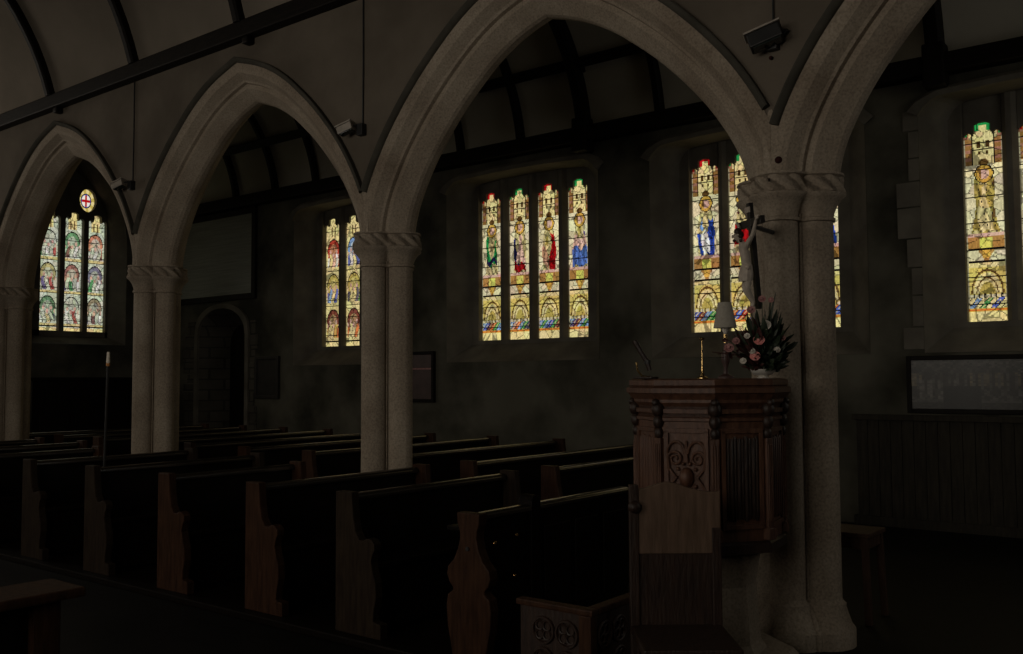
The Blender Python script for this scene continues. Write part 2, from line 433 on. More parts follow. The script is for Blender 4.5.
for k in range(5):
    x = COLX[k]; e = empty('stone_column', (x, YC, 0)); tag(e, COL_LABEL[k], 'column', 'arcade piers', 'thing')
    b = MB(); b.rings([soft(x, YC, 0, .068, .6), soft(x, YC, .10, .068, .6), soft(x, YC, .125, .052, .5), soft(x, YC, .19, .03, .3), ring(x, YC, .23, .022), ring(x, YC, .25, .022), ring(x, YC, .265, .004), ring(x, YC, .28, 0)])
    b.build('base', GRANITE, e, smooth=True)
    MB().rings([ring(x, YC, .27, 0), ring(x, YC, 1.5, 0), ring(x, YC, 2.58, 0)]).build('shaft', GRANITE, e, smooth=True)
    cp = MB(); cp.rings([ring(x, YC, 2.5556, .001), ring(x, YC, 2.5600, .014), ring(x, YC, 2.5794, .014), ring(x, YC, 2.5846, .003), ring(x, YC, 2.6128, .008), ring(x, YC, 2.6568, .026), ring(x, YC, 2.6920, .052), ring(x, YC, 2.7140, .078), ring(x, YC, 2.7254, .080), ring(x, YC, 2.7316, .05), ring(x, YC, 2.8240, .05), ring(x, YC, 2.8346, .072), ring(x, YC, 2.8478, .070), ring(x, YC, 2.8548, .02)])
    cp.build('capital', GRANITE, e, smooth=True)
    lf = MB(); R = []
    for q in range(13):
        z = 2.729 + .100 * q / 12; t = q / 12
        f = lambda th: .034 * max(0, sin(16 * th + 6.5 * t)) ** .7 * (1 - .5 * t)
        R.append(ring(x, YC, z, .05, f))
    MB().prism([(-.05, 2.84), (.05, 2.84), (.05, 3.12), (.01, 3.24), (-.01, 3.24), (-.05, 3.12)], lambda a, b: (x + a, 5.443, b), lambda a, b: (x + a, 5.985, b)).build('springer', GRANITE, e)
    lf.rings(R); lf.build('carved_band', GRANITE, e, smooth=True, auto=60)
# small iron studs left in the stone
for px, py, yy, r, lab in ((778.5, 160, 5.44, .022, 'small dark red boss above the nearest capital'), (771, 58, 5.44, .012, 'tiny dark stud in the wall under the floodlight')):
    p = onY(px, py, yy); s = MB()
    s.rings([[(p.x + rr * cos(a), y, p.z + rr * sin(a)) for a in [2 * pi * i / 14 for i in range(14)]] for rr, y in ((r, p.y + .03), (r, p.y - .006), (r * .6, p.y - .016), (.001, p.y - .018))])
    tag(s.build('wall_stud', STUD, origin=p[:]), lab, 'stud', kind='thing')

# ------------------------------------------------------------------ aisle (north) wall with window recesses
def recess_top(u):      # flat head with small rounded corners: u in 0..1
    a = abs(2 * u - 1); return 1 - a ** 2 * .22 - .78 * (max(0, a - .82) / .18) ** 2.2
LW, NL = .38, 4
PITCHK = {'A': .535, 'B': .512, 'C': .535, 'D': .525}
ZHK = {'A': 4.41, 'B': 4.40, 'C': 4.31, 'D': 4.41}
WINX = {'A': -9.17, 'B': -5.61, 'C': -2.34, 'D': -12.76}
ZS, ZH = 2.19, 4.47
def head(u):            # cusped light head, height below ZH at u in 0..1
    a = abs(u - .5)
    if a < .20: return .02 * (a / .2) ** 2 + .012
    if a < .235: return .12
    b = (a - .37) / .135
    return .115 + .05 * b * b
openings = []     # x0,x1, bottom fn, top fn (in the wall face)
rec = {}
for kx, x0 in WINX.items():
    c = x0 + (3 * PITCHK[kx] + LW) / 2
    cf = c * YW / 11.0 if False else c + .02
    rec[kx] = (cf - 1.37, cf + 1.37, 1.86, 4.70)
mb = MB(); NSEG = 40; ZTOP = 5.2
segs = sorted(rec.values())
DOOR = (-15.95, -14.45)       # door recess on the wall face
def door_top(u): return 2.45 + .52 * sqrt(max(0, 1 - abs(2 * u - 1) ** 2.2))
allops = [(r[0], r[1], (lambda u: 1.86), (lambda u: 4.42 + .21 * recess_top(u))) for r in segs] + [(DOOR[0], DOOR[1], (lambda u: 0.0), door_top)]
allops.sort(key=lambda t: t[0])
cx = XW - .3
YO = 11.35
for x0, x1, fb, ft in allops:
    mb.box(cx, x0, YW, YO, 0, ZTOP)
    for i in range(NSEG):
        ua, ub = i / NSEG, (i + 1) / NSEG; xa, xb = x0 + (x1 - x0) * ua, x0 + (x1 - x0) * ub
        za, zb = ft(ua), ft(ub)
        mb.add([(xa, YW, za), (xb, YW, zb), (xb, YW, ZTOP), (xa, YW, ZTOP), (xa, YO, za), (xb, YO, zb), (xb, YO, ZTOP), (xa, YO, ZTOP)],
               [(0, 1, 2, 3), (4, 7, 6, 5), (0, 4, 5, 1), (3, 2, 6, 7)])
    if fb(0) > 0: mb.box(x0, x1, YW, YO, 0, fb(0))
    cx = x1
mb.box(cx, XE, YW, YO, 0, ZTOP)
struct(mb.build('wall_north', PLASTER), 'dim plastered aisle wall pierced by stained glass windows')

# splayed recess linings, plates with light-shaped holes, glass
def srgb(*c): return lin(c)
def hashf(a): return np.modf(np.abs(np.sin(a * 12.9898) * 43758.5453))[0]

def voronoi(U, V, sites):
    d1 = np.full(U.shape, 9.); d2 = np.full(U.shape, 9.); idx = np.zeros(U.shape, int)
    for k, (su, sv) in enumerate(sites):
        d = np.hypot(U - su, V - sv)
        m1 = d < d1; d2 = np.where(m1, d1, np.minimum(d2, d)); idx = np.where(m1, k, idx); d1 = np.where(m1, d, d1)
    return d1, d2, idx

CREAM, PALE, AMB, BRN, OCH = srgb(226, 206, 142), srgb(228, 214, 170), srgb(205, 160, 70), srgb(128, 92, 48), srgb(190, 168, 84)
REDG, GRN, BLU, LBL, PUR, DBL, WHT, PNK, LEAD, MAR, ORG_ = srgb(178, 22, 26), srgb(38, 146, 72), srgb(48, 78, 176), srgb(126, 168, 214), srgb(74, 46, 120), srgb(42, 44, 92), srgb(238, 232, 220), srgb(226, 182, 160), srgb(14, 11, 8), srgb(112, 22, 34), srgb(214, 96, 40)
def paint_saint(U, V, A, seed, figure, top, donors):
    """U 0..1 across, V 0..1 up, A = height in widths."""
    rng = np.random.RandomState(seed); img = np.empty(U.shape + (3,)); img[:] = CREAM
    a = np.abs(U - .5); Y = np.interp(V, [0, .06, .145, .30, .445, .80, 1], [0, .05, .17, .31, .475, .785, 1])
    def put(mask, c): img[mask] = c
    # bottom border and band
    put(Y < .042, CREAM * 1.05); put((Y >= .042) & (Y < .062), AMB); put((Y > .048) & (Y < .056), ORG_)
    # donors: slanting coloured robes and pale heads
    dm = (Y >= .062) & (Y < .135); n = len(donors)
    s = (U + (Y - .06) * -3.4 + .16) * n
    k = np.clip(np.floor(s).astype(int), 0, n - 1)
    for i in range(n): put(dm & (k == i), donors[i] * .9 + CREAM * .08)
    put(dm & (np.abs(s - np.round(s)) < .09), LEAD * 3); put(dm & (np.abs(s - np.floor(s) - .5) < .07), CREAM * .8)
    put((Y >= .135) & (Y < .165), OCH * .8)
    hd = (Y >= .13) & (Y < .17)
    for i in range(n):
        cu = (i + .55) / n; put(hd & (np.hypot((U - cu), (Y - .146) * A) < .065), PALE * .8)
        put(hd & (np.abs(U - cu - .5 / n) < .02), LEAD * 3)
    # vaulted panel
    pm = (Y >= .165) & (Y < .305); put(pm, OCH * 1.0 + CREAM * .12)
    put(pm & (Y > .285), CREAM * .9)
    rr = np.hypot((U - .5), (Y - .165) * A * .62)
    put(pm & (rr < .36), CREAM * .92); put(pm & (np.abs(rr - .40) < .022), BRN * .5); put(pm & (np.abs(rr - .27) < .016), BRN * .6)
    put(pm & (rr < .2), OCH * .85)
    put((Y >= .305) & (Y < .315), LEAD * 2)
    # pedestal
    pd = (Y >= .315) & (Y < .455)
    put(pd, PALE * .85)
    cone = pd & (a < .08 + np.clip((Y - .335) / .06, 0, 1) * .2 + (Y > .39) * .2); put(cone, BRN * 1.7)
    put(pd & (a < .17) & (Y > .385) & (Y < .445), srgb(206, 200, 96)); put(pd & (a < .09) & (Y < .375) & (Y > .33), AMB)
    put((Y >= .385) & (Y < .39), LEAD * 2)
    put((Y >= .455) & (Y < .475), PNK * .8)
    # figure
    fg = (Y >= .475) & (Y < .775); put(fg, PALE * .93)
    t = np.clip((Y - .475) / .25, 0, 1)
    wd = .33 - .10 * t + .04 * np.sin(t * 6 + seed)
    body = fg & (a < wd) & (Y < .715); figure(img, body, U, Y, t, put, a)
    hc = np.hypot(U - .5, (Y - .735) * A)
    put(fg & (hc < .24), AMB * .95); put(fg & (hc < .14), PNK * .85); put(fg & (hc < .15) & (U < .42), BRN)
    put(fg & (np.abs(hc - .24) < .018), LEAD * 2)
    # canopy
    cn = Y >= .775; put(cn, BRN * 1.15)
    put(cn & (a < .27), CREAM); put(cn & (np.abs(a - .27) < .02), LEAD * 2)
    put(cn & (Y < .815) & (np.hypot(U - .5, (Y - .782) * A) < .13), BRN * .5)
    for c0, c1, h0, h1 in ((.08, .16, .868, .905), (.08, .14, .83, .845)):
        put((a > c0) & (a < c1) & (Y > h0) & (Y < h1), BRN * .35)
    put(cn & (np.abs(Y - .858) < .004), LEAD * 3)
    put(cn & (a > .3) & (np.sin(Y * 150) > .3), srgb(150, 104, 80))
    put(cn & (a > .30) & (a < .38) & (Y > .915), CREAM * .8)
    put(Y > .955, top); put((a < .1) & (Y > .945) & (Y < .985), CREAM); put((Y > .93) & (Y < .957) & (a > .40), top * .7)
    # borders
    put((a > .462) & (Y < .92) & (Y > .06), PALE * (.9)); 
    return leading(img, U, V, A, rng, 95)
def leading(img, U, V, A, rng, ns):
    sites = np.c_[rng.rand(ns), rng.rand(ns) * A]
    d1, d2, idx = voronoi(U, V * A, sites)
    f = .80 + .36 * rng.rand(ns); img *= f[idx][..., None]
    tint = 1 + .14 * (rng.rand(ns, 3) - .5); img *= tint[idx]
    fine = .72 + .5 * rng.rand(*U.shape); fine[1::2] = fine[1::2] * .5 + fine[::2][:fine[1::2].shape[0]] * .5; img *= fine[..., None]
    img[(d2 - d1) < .022] *= .35
    for q in np.linspace(.09, .9, 7): img[np.abs(V - q) < .0035] = LEAD
    e = (U < .018) | (U > .982); img[e] *= .45
    return np.clip(img, .001, 1.0)
def robe(*bands):
    """bands: (u0,u1,t0,t1,colour)"""
    def fn(img, body, U, Y, t, put, a):
        put(body, CREAM * .85)
        for u0, u1, t0, t1, c in bands:
            tw = t + .06 * np.sin(U * 14 + u0 * 9); put(body & (U > u0 + .07 * np.sin(t * 7 + u1 * 4)) & (U < u1 + .09 * np.sin(t * 6 + .6)) & (tw >= t0) & (tw <= t1), c)
        fold = .78 + .3 * np.sin(U * 30 + t * 8 + 2 * np.sin(t * 9)); img[body] *= fold[body][:, None]; put(body & (np.abs(np.sin(U * 16 + t * 5)) < .09), LEAD * 8)
    return fn
def paint_scene(U, V, A, seed, cols, pale, sat=.0):
    rng = np.random.RandomState(seed); img = np.empty(U.shape + (3,)); img[:] = pale
    a = np.abs(U - .5)
    def put(m, c): img[m] = c
    put(V < .03, CREAM)
    for q in range(3):
        b, h = .035 + q * .275, .27; m = (V >= b) & (V < b + h); v = (V - b) / h
        put(m, pale * .9); put(m & (v < .1), CREAM * .8)
        rr = np.hypot(U - .5, np.maximum(v - .55, 0) * 1.1)
        sc_ = m & (a < .40) & (v > .12) & (rr < .40)
        c = cols[q]; put(sc_, pale * (.62 - .4 * sat) + c[0] * (.12 + .5 * sat)); put(sc_ & (rr > .27), c[0] * (.55 + .3 * sat) + pale * (.22 - .2 * sat))
        n = 5; kk = U * n + .35 * np.sin(v * 9 + seed + q); k = np.floor(kk).astype(int) % n; fr = kk - np.floor(kk)
        for i in range(n):
            cc_ = c[1 + i % (len(c) - 1)] * .75 + pale * .15 if (i + seed + q) % 2 or sat and i % 3 == 0 else pale * (.75 + .1 * (i % 3))
            put(sc_ & (k == i) & (v < .40 + .11 * (i % 2)) & (np.abs(fr - .5) < .46 - .35 * np.clip(v - .2, 0, 1)), cc_)
        for i in range(n): put(sc_ & (np.hypot(U - (i + .5) / n, (v - .47 - .1 * (i % 2)) * .8) < .055), PNK * .8)
        put(sc_ & (np.abs(fr) < .10) & (v < .45), LEAD * 4)
        put(m & (np.abs(rr - .42) < .02) & (v > .55), LEAD * 2)
        put(m & (v < .03), LEAD)
    cn = V >= .86; put(cn, pale * .8); put(cn & (a < .22), CREAM); put(cn & (a < .12) & (a > .06) & (V < .93), BRN * .6)
    return leading(img, U, V, A, rng, 120)

def glass_mesh(name, frame, x0, z0, wdt, hgt, img, hfn, parent, m, label=None, mask=None):
    """frame(u_metres, z) -> world point.  img[nv,nu,3]"""
    nv, nu = img.shape[:2]
    us = np.linspace(0, 1, nu + 1); vs = np.linspace(0, 1, nv + 1); o0 = ORG[parent.name]
    verts = []
    for v in vs:
        for u in us:
            p = frame(x0 + u * wdt, z0 + v * hgt); verts.append((p[0] - o0[0], p[1] - o0[1], p[2] - o0[2]))
    faces = []; cols = []
    for j in range(nv):
        zc = (j + .5) / nv * hgt
        for i in range(nu):
            if zc > hgt + .06 - hfn((i + .5) / nu): continue
            if mask is not None and not mask[j, i]: continue
            k = j * (nu + 1) + i; faces.append((k, k + 1, k + nu + 2, k + nu + 1)); cols.append(img[j, i])
    me = bpy.data.meshes.new(name); me.from_pydata(verts, [], faces)
    at = me.attributes.new('pane_colour', 'FLOAT_COLOR', 'FACE')
    c4 = np.ones((len(faces), 4), dtype=np.float32); c4[:, :3] = np.array(cols); at.data.foreach_set('color', c4.ravel())
    bm = bmesh.new(); bm.from_mesh(me); bmesh.ops.delete(bm, geom=[v for v in bm.verts if not v.link_faces], context='VERTS'); bm.to_mesh(me); bm.free()
    me.materials.append(m); o = bpy.data.objects.new(name, me); C.objects.link(o); o.parent = parent; ORG[o.name] = o0
    if label: o['label'] = label
    return o

NU, NVv = 30, 176
ug, vg = np.meshgrid((np.arange(NU) + .5) / NU, (np.arange(NVv) + .5) / NVv)
HG = ZH - ZS; AR = HG / LW
don = [[LBL, BLU * 1.1, MAR, ORG_, GRN, LBL], [LBL, PNK, ORG_, LBL, GRN, DBL], [LBL, GRN, LBL, BLU, GRN, MAR], [LBL, PUR, MAR, LBL, GRN * 1.2, LBL]]
donB = [[BLU * .7, MAR, LBL, GRN, GRN * .8], [ORG_, BLU, REDG, OCH, BLU], [LBL, GRN, MAR, BLU, LBL], [MAR, GRN, LBL, ORG_, BLU]]
DESIGN = {
 'A': [paint_saint(ug, vg, AR, 3, robe((.1, .42, .2, .85, GRN), (.58, .8, .3, .85, GRN * .9), (.3, .7, .25, .36, DBL * .6)), REDG, don[0]),
       paint_saint(ug, vg, AR, 4, robe((.15, .38, .0, .75, DBL), (.2, .8, .0, .22, REDG * .8), (.4, .7, .22, .8, PNK)), GRN, don[1]),
       paint_saint(ug, vg, AR, 5, robe((.55, .9, .0, .85, REDG), (.2, .4, .1, .5, srgb(190, 140, 110)), (.3, .55, .6, .8, OCH)), REDG, don[2]),
       paint_saint(ug, vg, AR, 6, robe((0, 1, .0, .42, srgb(84, 112, 178)), (0, 1, .42, .66, PNK), (0, .35, .66, .8, PUR), (.65, 1, .66, .8, PUR), (.35, .65, .66, 1, OCH)), GRN, don[3])],
 'B': [paint_saint(ug, vg, AR, 11, robe((.52, .85, .0, .75, BLU), (.2, .34, 0, .4, BLU), (.18, .3, .6, .85, REDG), (.3, .45, .55, .85, LBL), (.36, .55, 0, .5, WHT)), REDG, donB[0]),
       paint_saint(ug, vg, AR, 12, robe((.1, .9, .1, .5, REDG), (.3, .7, .5, .75, CREAM), (.1, .4, .7, .95, MAR)), GRN, donB[1]),
       paint_saint(ug, vg, AR, 13, robe((.2, .5, .0, .8, GRN), (.5, .8, 0, .6, BLU)), REDG, donB[2]),
       paint_saint(ug, vg, AR, 14, robe((.2, .8, .0, .5, BLU), (.3, .7, .5, .8, REDG)), GRN, donB[3])],
 'C': [paint_saint(ug, vg, AR, 21, robe((.15, .85, 0, .9, OCH * .9), (.36, .62, .0, .8, CREAM), (.16, .26, .4, .85, BRN), (.72, .84, .2, .85, BRN)), GRN, [CREAM, LBL * .7, CREAM, GRN, CREAM, BLU * .8, CREAM]),
       paint_saint(ug, vg, AR, 22, robe((.1, .5, .2, .8, REDG), (.5, .9, .0, .5, srgb(190, 110, 90))), REDG, [CREAM, BLU, GRN, CREAM, MAR]),
       paint_saint(ug, vg, AR, 23, robe((.2, .6, .0, .8, BLU), (.6, .8, .2, .7, GRN)), GRN, don[0]),
       paint_saint(ug, vg, AR, 24, robe((.2, .8, .0, .6, GRN), (.3, .6, .6, .8, REDG)), REDG, don[2])],
 'D': [paint_scene(ug, vg, AR, 31, [(MAR, AMB, ORG_, CREAM), (OCH, BLU, LBL, REDG), (REDG, WHT, REDG, PNK)], CREAM, .75),
       paint_scene(ug, vg, AR, 32, [(MAR, ORG_, CREAM, AMB), (OCH, DBL, GRN, CREAM), (LBL, BLU, WHT, LBL)], CREAM, .75),
       paint_scene(ug, vg, AR, 33, [(MAR, AMB, GRN, CREAM), (OCH, REDG, LBL, CREAM), (REDG, BLU, WHT, PNK)], CREAM, .75),
       paint_scene(ug, vg, AR, 34, [(BLU, AMB, ORG_, CREAM), (OCH, BLU, GRN, REDG), (GRN, WHT, REDG, PNK)], CREAM, .75)],
}
WLAB = {'A': 'four-light stained glass window with standing saints, seen whole through the largest arch',
        'B': 'stained glass window partly hidden by the nearest pier and crucifix',
        'C': 'stained glass window at the right edge above the framed picture',
        'D': 'stained glass window of small scenes beside the middle arch pier'}
YG = 11.02; YPL = 10.93
wn = 0
for kx in ('D', 'A', 'B', 'C'):
    wn += 1
    x0, x1, zb, zt = rec[kx]; xl = WINX[kx]; xr = xl + 3 * PITCHK[kx] + LW; c = (x0 + x1) / 2
    e = empty('window_%d' % wn, (c, YPL, ZS)); struct(e, WLAB[kx])
    # lining: outline on the face and the same outline at the plate, narrower
    def outline(xa, xb, za, zh, y, hh):
        P = [(xa, y, za)]
        for i in range(NSEG + 1):
            u = i / NSEG; P.append((xa + (xb - xa) * u, y, zh + hh * recess_top(u)))
        P.append((xb, y, za)); return P
    o1 = outline(x0 + .002, x1 - .002, zb + .002, 4.418, YW - .004, .21); o2 = outline(xl - .13, xr + .13, ZS - .05, 4.40, YPL + .01, .215)
    b1 = [(p[0], p[1] + .02, p[2]) for p in o1]
    ln = MB(); ln.rings([o1, o2]  , closed=True, caps=False)
    # back skin so that the splay has thickness
    ln.build('splay', RECESS, e)
    hm = MB(); hd1 = o1[1:-1]
    R = []
    for i, p in enumerate(hd1):
        u = i / NSEG; nx = (u - .5) * 2; nx = nx ** 5 * .1 * (1 if abs(nx) > .9 else .3)
        R.append([(p[0], YW + .03, p[2] - .005), (p[0], YW - .05, p[2] - .005), (p[0] + nx, YW - .065, p[2] + .05), (p[0] + nx, YW - .03, p[2] + .09), (p[0] + nx, YW + .03, p[2] + .09)])
    hm.rings(R); hm.build('hood_mould', RECESS, e, smooth=True)
    # tracery plate: mullions, heads and surround with thickness
    tp = MB(); y0, y1 = YPL, 11.12; top = 4.72
    tp.box(x0 - .02, xl, y0, y1, 1.8, top); tp.box(xr, x1 + .02, y0, y1, 1.8, top); tp.box(xl, xr, y0, y1, 1.8, ZS)
    for k in range(NL):
        a = xl + k * PITCHK[kx]
        if k < NL - 1: tp.prism([(a + LW, y0 + .06), (a + LW + .05, y0), (a + PITCHK[kx] - .05, y0), (a + PITCHK[kx], y0 + .06), (a + PITCHK[kx], y1), (a + LW, y1)], lambda p, q: (p, q, ZS), lambda p, q: (p, q, top))
        ns = 28
        for i in range(ns):
            u0, u1 = i / ns, (i + 1) / ns; h = ZHK[kx] + .045 - head((u0 + u1) / 2)
            tp.box(a + u0 * LW, a + u1 * LW, y0 + .05, y1, h, top)
    tp.build('tracery', RECESS, e)
    for k in range(NL):
        a = xl + k * PITCHK[kx]
        glass_mesh('stained_glass', lambda x, z: (x, YG, z), a, ZS, LW, ZHK[kx] - ZS + .03, DESIGN[kx][k], lambda u: head(u) + .045 - .03 + .03, e, GLASS)
# the wall below the sills gets a thin stone string course
# ------------------------------------------------------------------ west wall of aisle and nave, with three-light window
PW, PP = .36, .455
YL0 = 8.28; WZ0, WZ1 = 2.56, 4.80
def warch(u, h0, h1):     # pointed arch outline height
    a = abs(2 * u - 1); return h0 + (h1 - h0) * (sqrt(max(0, 1.75 ** 2 - (a + .75) ** 2)) / sqrt(1.75 ** 2 - .75 ** 2))
mb = MB(); xo = XW - .6
ya, yb = 7.93, 9.79
mb.box(xo, XW, -5.2, ya, 0, 7.4); mb.box(xo, XW, yb, 11.3, 0, 7.4); mb.box(xo, XW, ya, yb, 0, 2.3)
for i in range(NSEG):
    ua, ub = i / NSEG, (i + 1) / NSEG; p, q = ya + (yb - ya) * ua, ya + (yb - ya) * ub
    za, zb_ = warch(ua, 4.3, 5.85), warch(ub, 4.3, 5.85)
    mb.add([(XW, p, za), (XW, q, zb_), (XW, q, 7.4), (XW, p, 7.4), (xo, p, za), (xo, q, zb_), (xo, q, 7.4), (xo, p, 7.4)], [(0, 1, 2, 3), (4, 7, 6, 5), (0, 4, 5, 1), (3, 2, 6, 7)])
struct(mb.build('wall_west', PLASTER))
e = empty('window_5', (XW - .3, 8.86, WZ0)); struct(e, 'three-light west window with pale scenes and a red cross medallion above')
XG = XW - .42; XP = XW - .33
def pout(a, b, z0, h0, h1, x):
    return [(x, a, z0)] + [(x, a + (b - a) * i / NSEG, warch(i / NSEG, h0, h1)) for i in range(NSEG + 1)] + [(x, b, z0)]
MB().rings([pout(ya + .002, yb - .002, 2.302, 4.3, 5.845, XW + .004), pout(8.12, 9.59, 2.46, 4.45, 5.65, XP - .01)], caps=False).build('splay', RECESS, e)
tp = MB(); x0_, x1_ = XP - .18, XP
def wtop(y): return min(warch((y - 7.93) / 1.86, 4.3, 5.84), 5.84)
tp.box(x0_, x1_, 8.02, YL0, 2.4, 5.0); tp.box(x0_, x1_, YL0 + 2 * PP + PW, 9.72, 2.4, 5.0); tp.box(x0_, x1_, 8.02, 9.72, 2.38, WZ0)
MED = [(9.165, 5.10)]; MR = .165; MV = .225
for k in range(3):
    a = YL0 + k * PP
    if k < 2: tp.box(x0_, x1_, a + PW, a + PP, WZ0, 4.81)
N_ = 150
for i in range(N_):
    p, q = 8.0 + 1.72 * i / N_, 8.0 + 1.72 * (i + 1) / N_; m_ = (p + q) / 2
    lo = 4.80
    for k in range(3):
        a = YL0 + k * PP; u = (m_ - a) / PW
        if 0 <= u <= 1: lo = WZ1 + .045 - head(u)
    t = wtop(m_); gaps = []
    for (my, mz) in MED:
        d = MR * MR - (m_ - my) ** 2
        if d > 0: gaps.append((mz - sqrt(d) * MV / MR, mz + sqrt(d) * MV / MR))
    z = lo
    for g0, g1 in gaps:
        if g0 > z: tp.box(x0_, x1_, p, q, z, g0)
        z = max(z, g1)
    if t > z: tp.box(x0_, x1_, p, q, z, t)
tp.build('tracery', RECESS, e)
PALEB = srgb(208, 212, 186)
HW = WZ1 - WZ0; AW = HW / PW
WD = [paint_scene(ug, vg, AW, 41, [(GRN * .7, WHT, DBL, CREAM), (OCH, REDG, PUR, OCH), (PALEB, GRN, REDG, WHT)], PALEB),
      paint_scene(ug, vg, AW, 42, [(PALEB, REDG * .8, WHT, GRN), (REDG * .7, PUR, WHT, GRN), (GRN, WHT, MAR, WHT)], PALEB),
      paint_scene(ug, vg, AW, 43, [(BRN, DBL, WHT, MAR), (PUR, WHT, GRN, BRN), (ORG_, WHT, MAR, WHT)], PALEB)]
for k in range(3):
    glass_mesh('stained_glass', lambda y, z: (XG, y, z), YL0 + k * PP, WZ0, PW, HW + .03, WD[k], lambda u: head(u) + .045, e, GLASS)
nu = 36; uu, vv = np.meshgrid((np.arange(nu) + .5) / nu, (np.arange(nu) + .5) / nu)
for (my, mz) in MED:
    img = np.empty((nu, nu, 3)); img[:] = CREAM; r = np.hypot(uu - .5, vv - .5)
    ang = np.arctan2(vv - .5, uu - .5); img[(np.sin(ang * 8) > .2) & (r > .3)] = OCH
    img[r < .32] = BLU; img[r < .26] = WHT
    img[(r < .26) & ((np.abs(uu - .5) < .06) | (np.abs(vv - .5) < .06))] = REDG
    img[np.abs(r - .3) < .02] = LEAD
    glass_mesh('medallion_glass', lambda y, z: (XG, y, z), my - MR, mz - MV, 2 * MR, 2 * MV, np.clip(img, 0, 1), lambda u: .06, e, GLASS, mask=np.hypot(uu - .5, vv - .5) < .5, label= 'medallion with a red cross on white')

# dark screen standing under the west window
e = empty('wooden_screen', (XW + .25, 9.0, 0)); tag(e, 'dark panelled wooden screen standing under the west window', 'screen')
b = MB(); b.box(XW + .05, XW + .35, 8.0, 10.3, 0, 1.62); b.build('body', OAK, e, bevel=.01)
for i in range(4): MB().box(XW + .35, XW + .37, 8.08 + i * .56, 8.08 + i * .56 + .46, .2, 1.5).build('panel', OAK, e, bevel=.008)
MB().box(XW + .03, XW + .41, 7.96, 10.34, 1.62, 1.68).build('cornice', OAK, e, bevel=.012)

# ------------------------------------------------------------------ rest of the shell: east wall, south side with daylit windows
struct(MB().box(XE, XE + .3, -5.2, 11.35, 0, 7.4).build('wall_east', PLASTER))
e = empty('window_11', (XE - .01, 8.3, 2.4)); struct(e)  # unseen east aisle window, added to brighten the aisle vault
MB().add([(XE - .02, 7.1, 2.4), (XE - .02, 9.5, 2.4), (XE - .02, 9.5, 4.6), (XE - .02, 8.3, 5.6), (XE - .02, 7.1, 4.6)], [(0, 1, 2, 3, 4)]).build('pane', ADDED_PANE_E, e)
g = MB()
for y in (7.1, 7.9, 8.7, 9.5): g.box(XE - .1, XE, y - .05, y + .05, 2.4, 4.6 if y in (7.1, 9.5) else 5.2)
g.build('mullions', RECESS, e)
mb = MB(); sw = [(-8.6, -6.6), (-5.0, -3.0), (-1.4, .6)]; cx = XW
for a, b_ in sw: mb.box(cx, a, -5.2, -4.8, 0, 4.9); mb.box(a, b_, -5.2, -4.8, 0, 1.9); mb.box(a, b_, -5.2, -4.8, 4.3, 4.9); cx = b_
mb.box(cx, XE, -5.2, -4.8, 0, 4.9); struct(mb.build('wall_south', PLASTER))
for i, (a, b_) in enumerate(sw):
    e = empty('window_%d' % (6 + i), ((a + b_) / 2, -5.0, 1.9)); struct(e)
    MB().add([(a, -5.0, 1.9), (a, -5.0, 4.3), (b_, -5.0, 4.3), (b_, -5.0, 1.9)], [(0, 1, 2, 3)]).build('pane', SKYPANE, e)
    g = MB()
    for k in range(5): g.box(a + (b_ - a) * k / 4 - .04, a + (b_ - a) * k / 4 + .04, -5.02, -4.9, 1.9, 4.3)
    g.build('mullions', RECESS, e)
struct(MB().box(XW, XE, -5.2, -.35, 4.88, 5.1).build('ceiling', AVAULT))
struct(MB().box(XW, XE, -.6, -.2, 4.45, 5.3).build('wall_south_arcade', LIMEWASH))
# tall daylit west window of the nave
e = empty('window_10', (XW + .01, 2.5, 2.5)); struct(e)
MB().add([(XW + .02, 1.2, 2.3), (XW + .02, 3.8, 2.3), (XW + .02, 3.8, 4.6), (XW + .02, 2.5, 6.2), (XW + .02, 1.2, 4.6)], [(0, 1, 2, 3, 4)]).build('pane', SKYPANE_W, e)
g = MB()
for y in (1.2, 2.06, 2.93, 3.8): g.box(XW, XW + .1, y - .05, y + .05, 2.3, 4.6 if y in (1.2, 3.8) else 5.6)
g.build('mullions', RECESS, e)

# ------------------------------------------------------------------ aisle wall: door recess
ex = empty('door_1', (-15.2, YW + .5, 0)); struct(ex, 'narrow dark arched door in a stone recess')
P1 = [(DOOR[0] + .002, YW - .004, 0)] + [(DOOR[0] + .002 + (DOOR[1] - DOOR[0] - .004) * i / NSEG, YW - .004, door_top(i / NSEG) - .004) for i in range(NSEG + 1)] + [(DOOR[1] - .002, YW - .004, 0)]
dx0, dx1 = -15.60, -14.62
P2 = [(dx0, YW + .5, 0)] + [(dx0 + (dx1 - dx0) * i / NSEG, YW + .5, 2.3 + .4 * sqrt(max(0, 1 - abs(2 * i / NSEG - 1) ** 2.2))) for i in range(NSEG + 1)] + [(dx1, YW + .5, 0)]
MB().rings([P1, P2], caps=False).build('stone_jamb', RUBBLE, ex)
R = []
for i, p in enumerate(P1):
    cxd = (DOOR[0] + DOOR[1]) / 2; s = 1.07
    q = (cxd + (p[0] - cxd) * 1.13, p[2] if p[2] == 0 else p[2] + .09 * (1 if p[2] > 2.46 else 0))
    R.append([(p[0], YW + .02, p[2]), (p[0], YW - .05, p[2]), (q[0], YW - .05, q[1]), (q[0], YW + .02, q[1])])
MB().rings(R).build('stone_surround', RECESS, ex)
dl = MB(); n_ = len(P2)
dl.rings([[(x, YW + .46, z) for x, y, z in P2], [(x, YW + .54, z) for x, y, z in P2]]); dl.build('door_leaf', OAK, ex)
MB().tube([(dx1 - .16, YW + .46, 1.05), (dx1 - .16, YW + .42, 1.05), (dx1 - .16, YW + .42, 1.0)], .015).build('door_handle', IRON, ex)
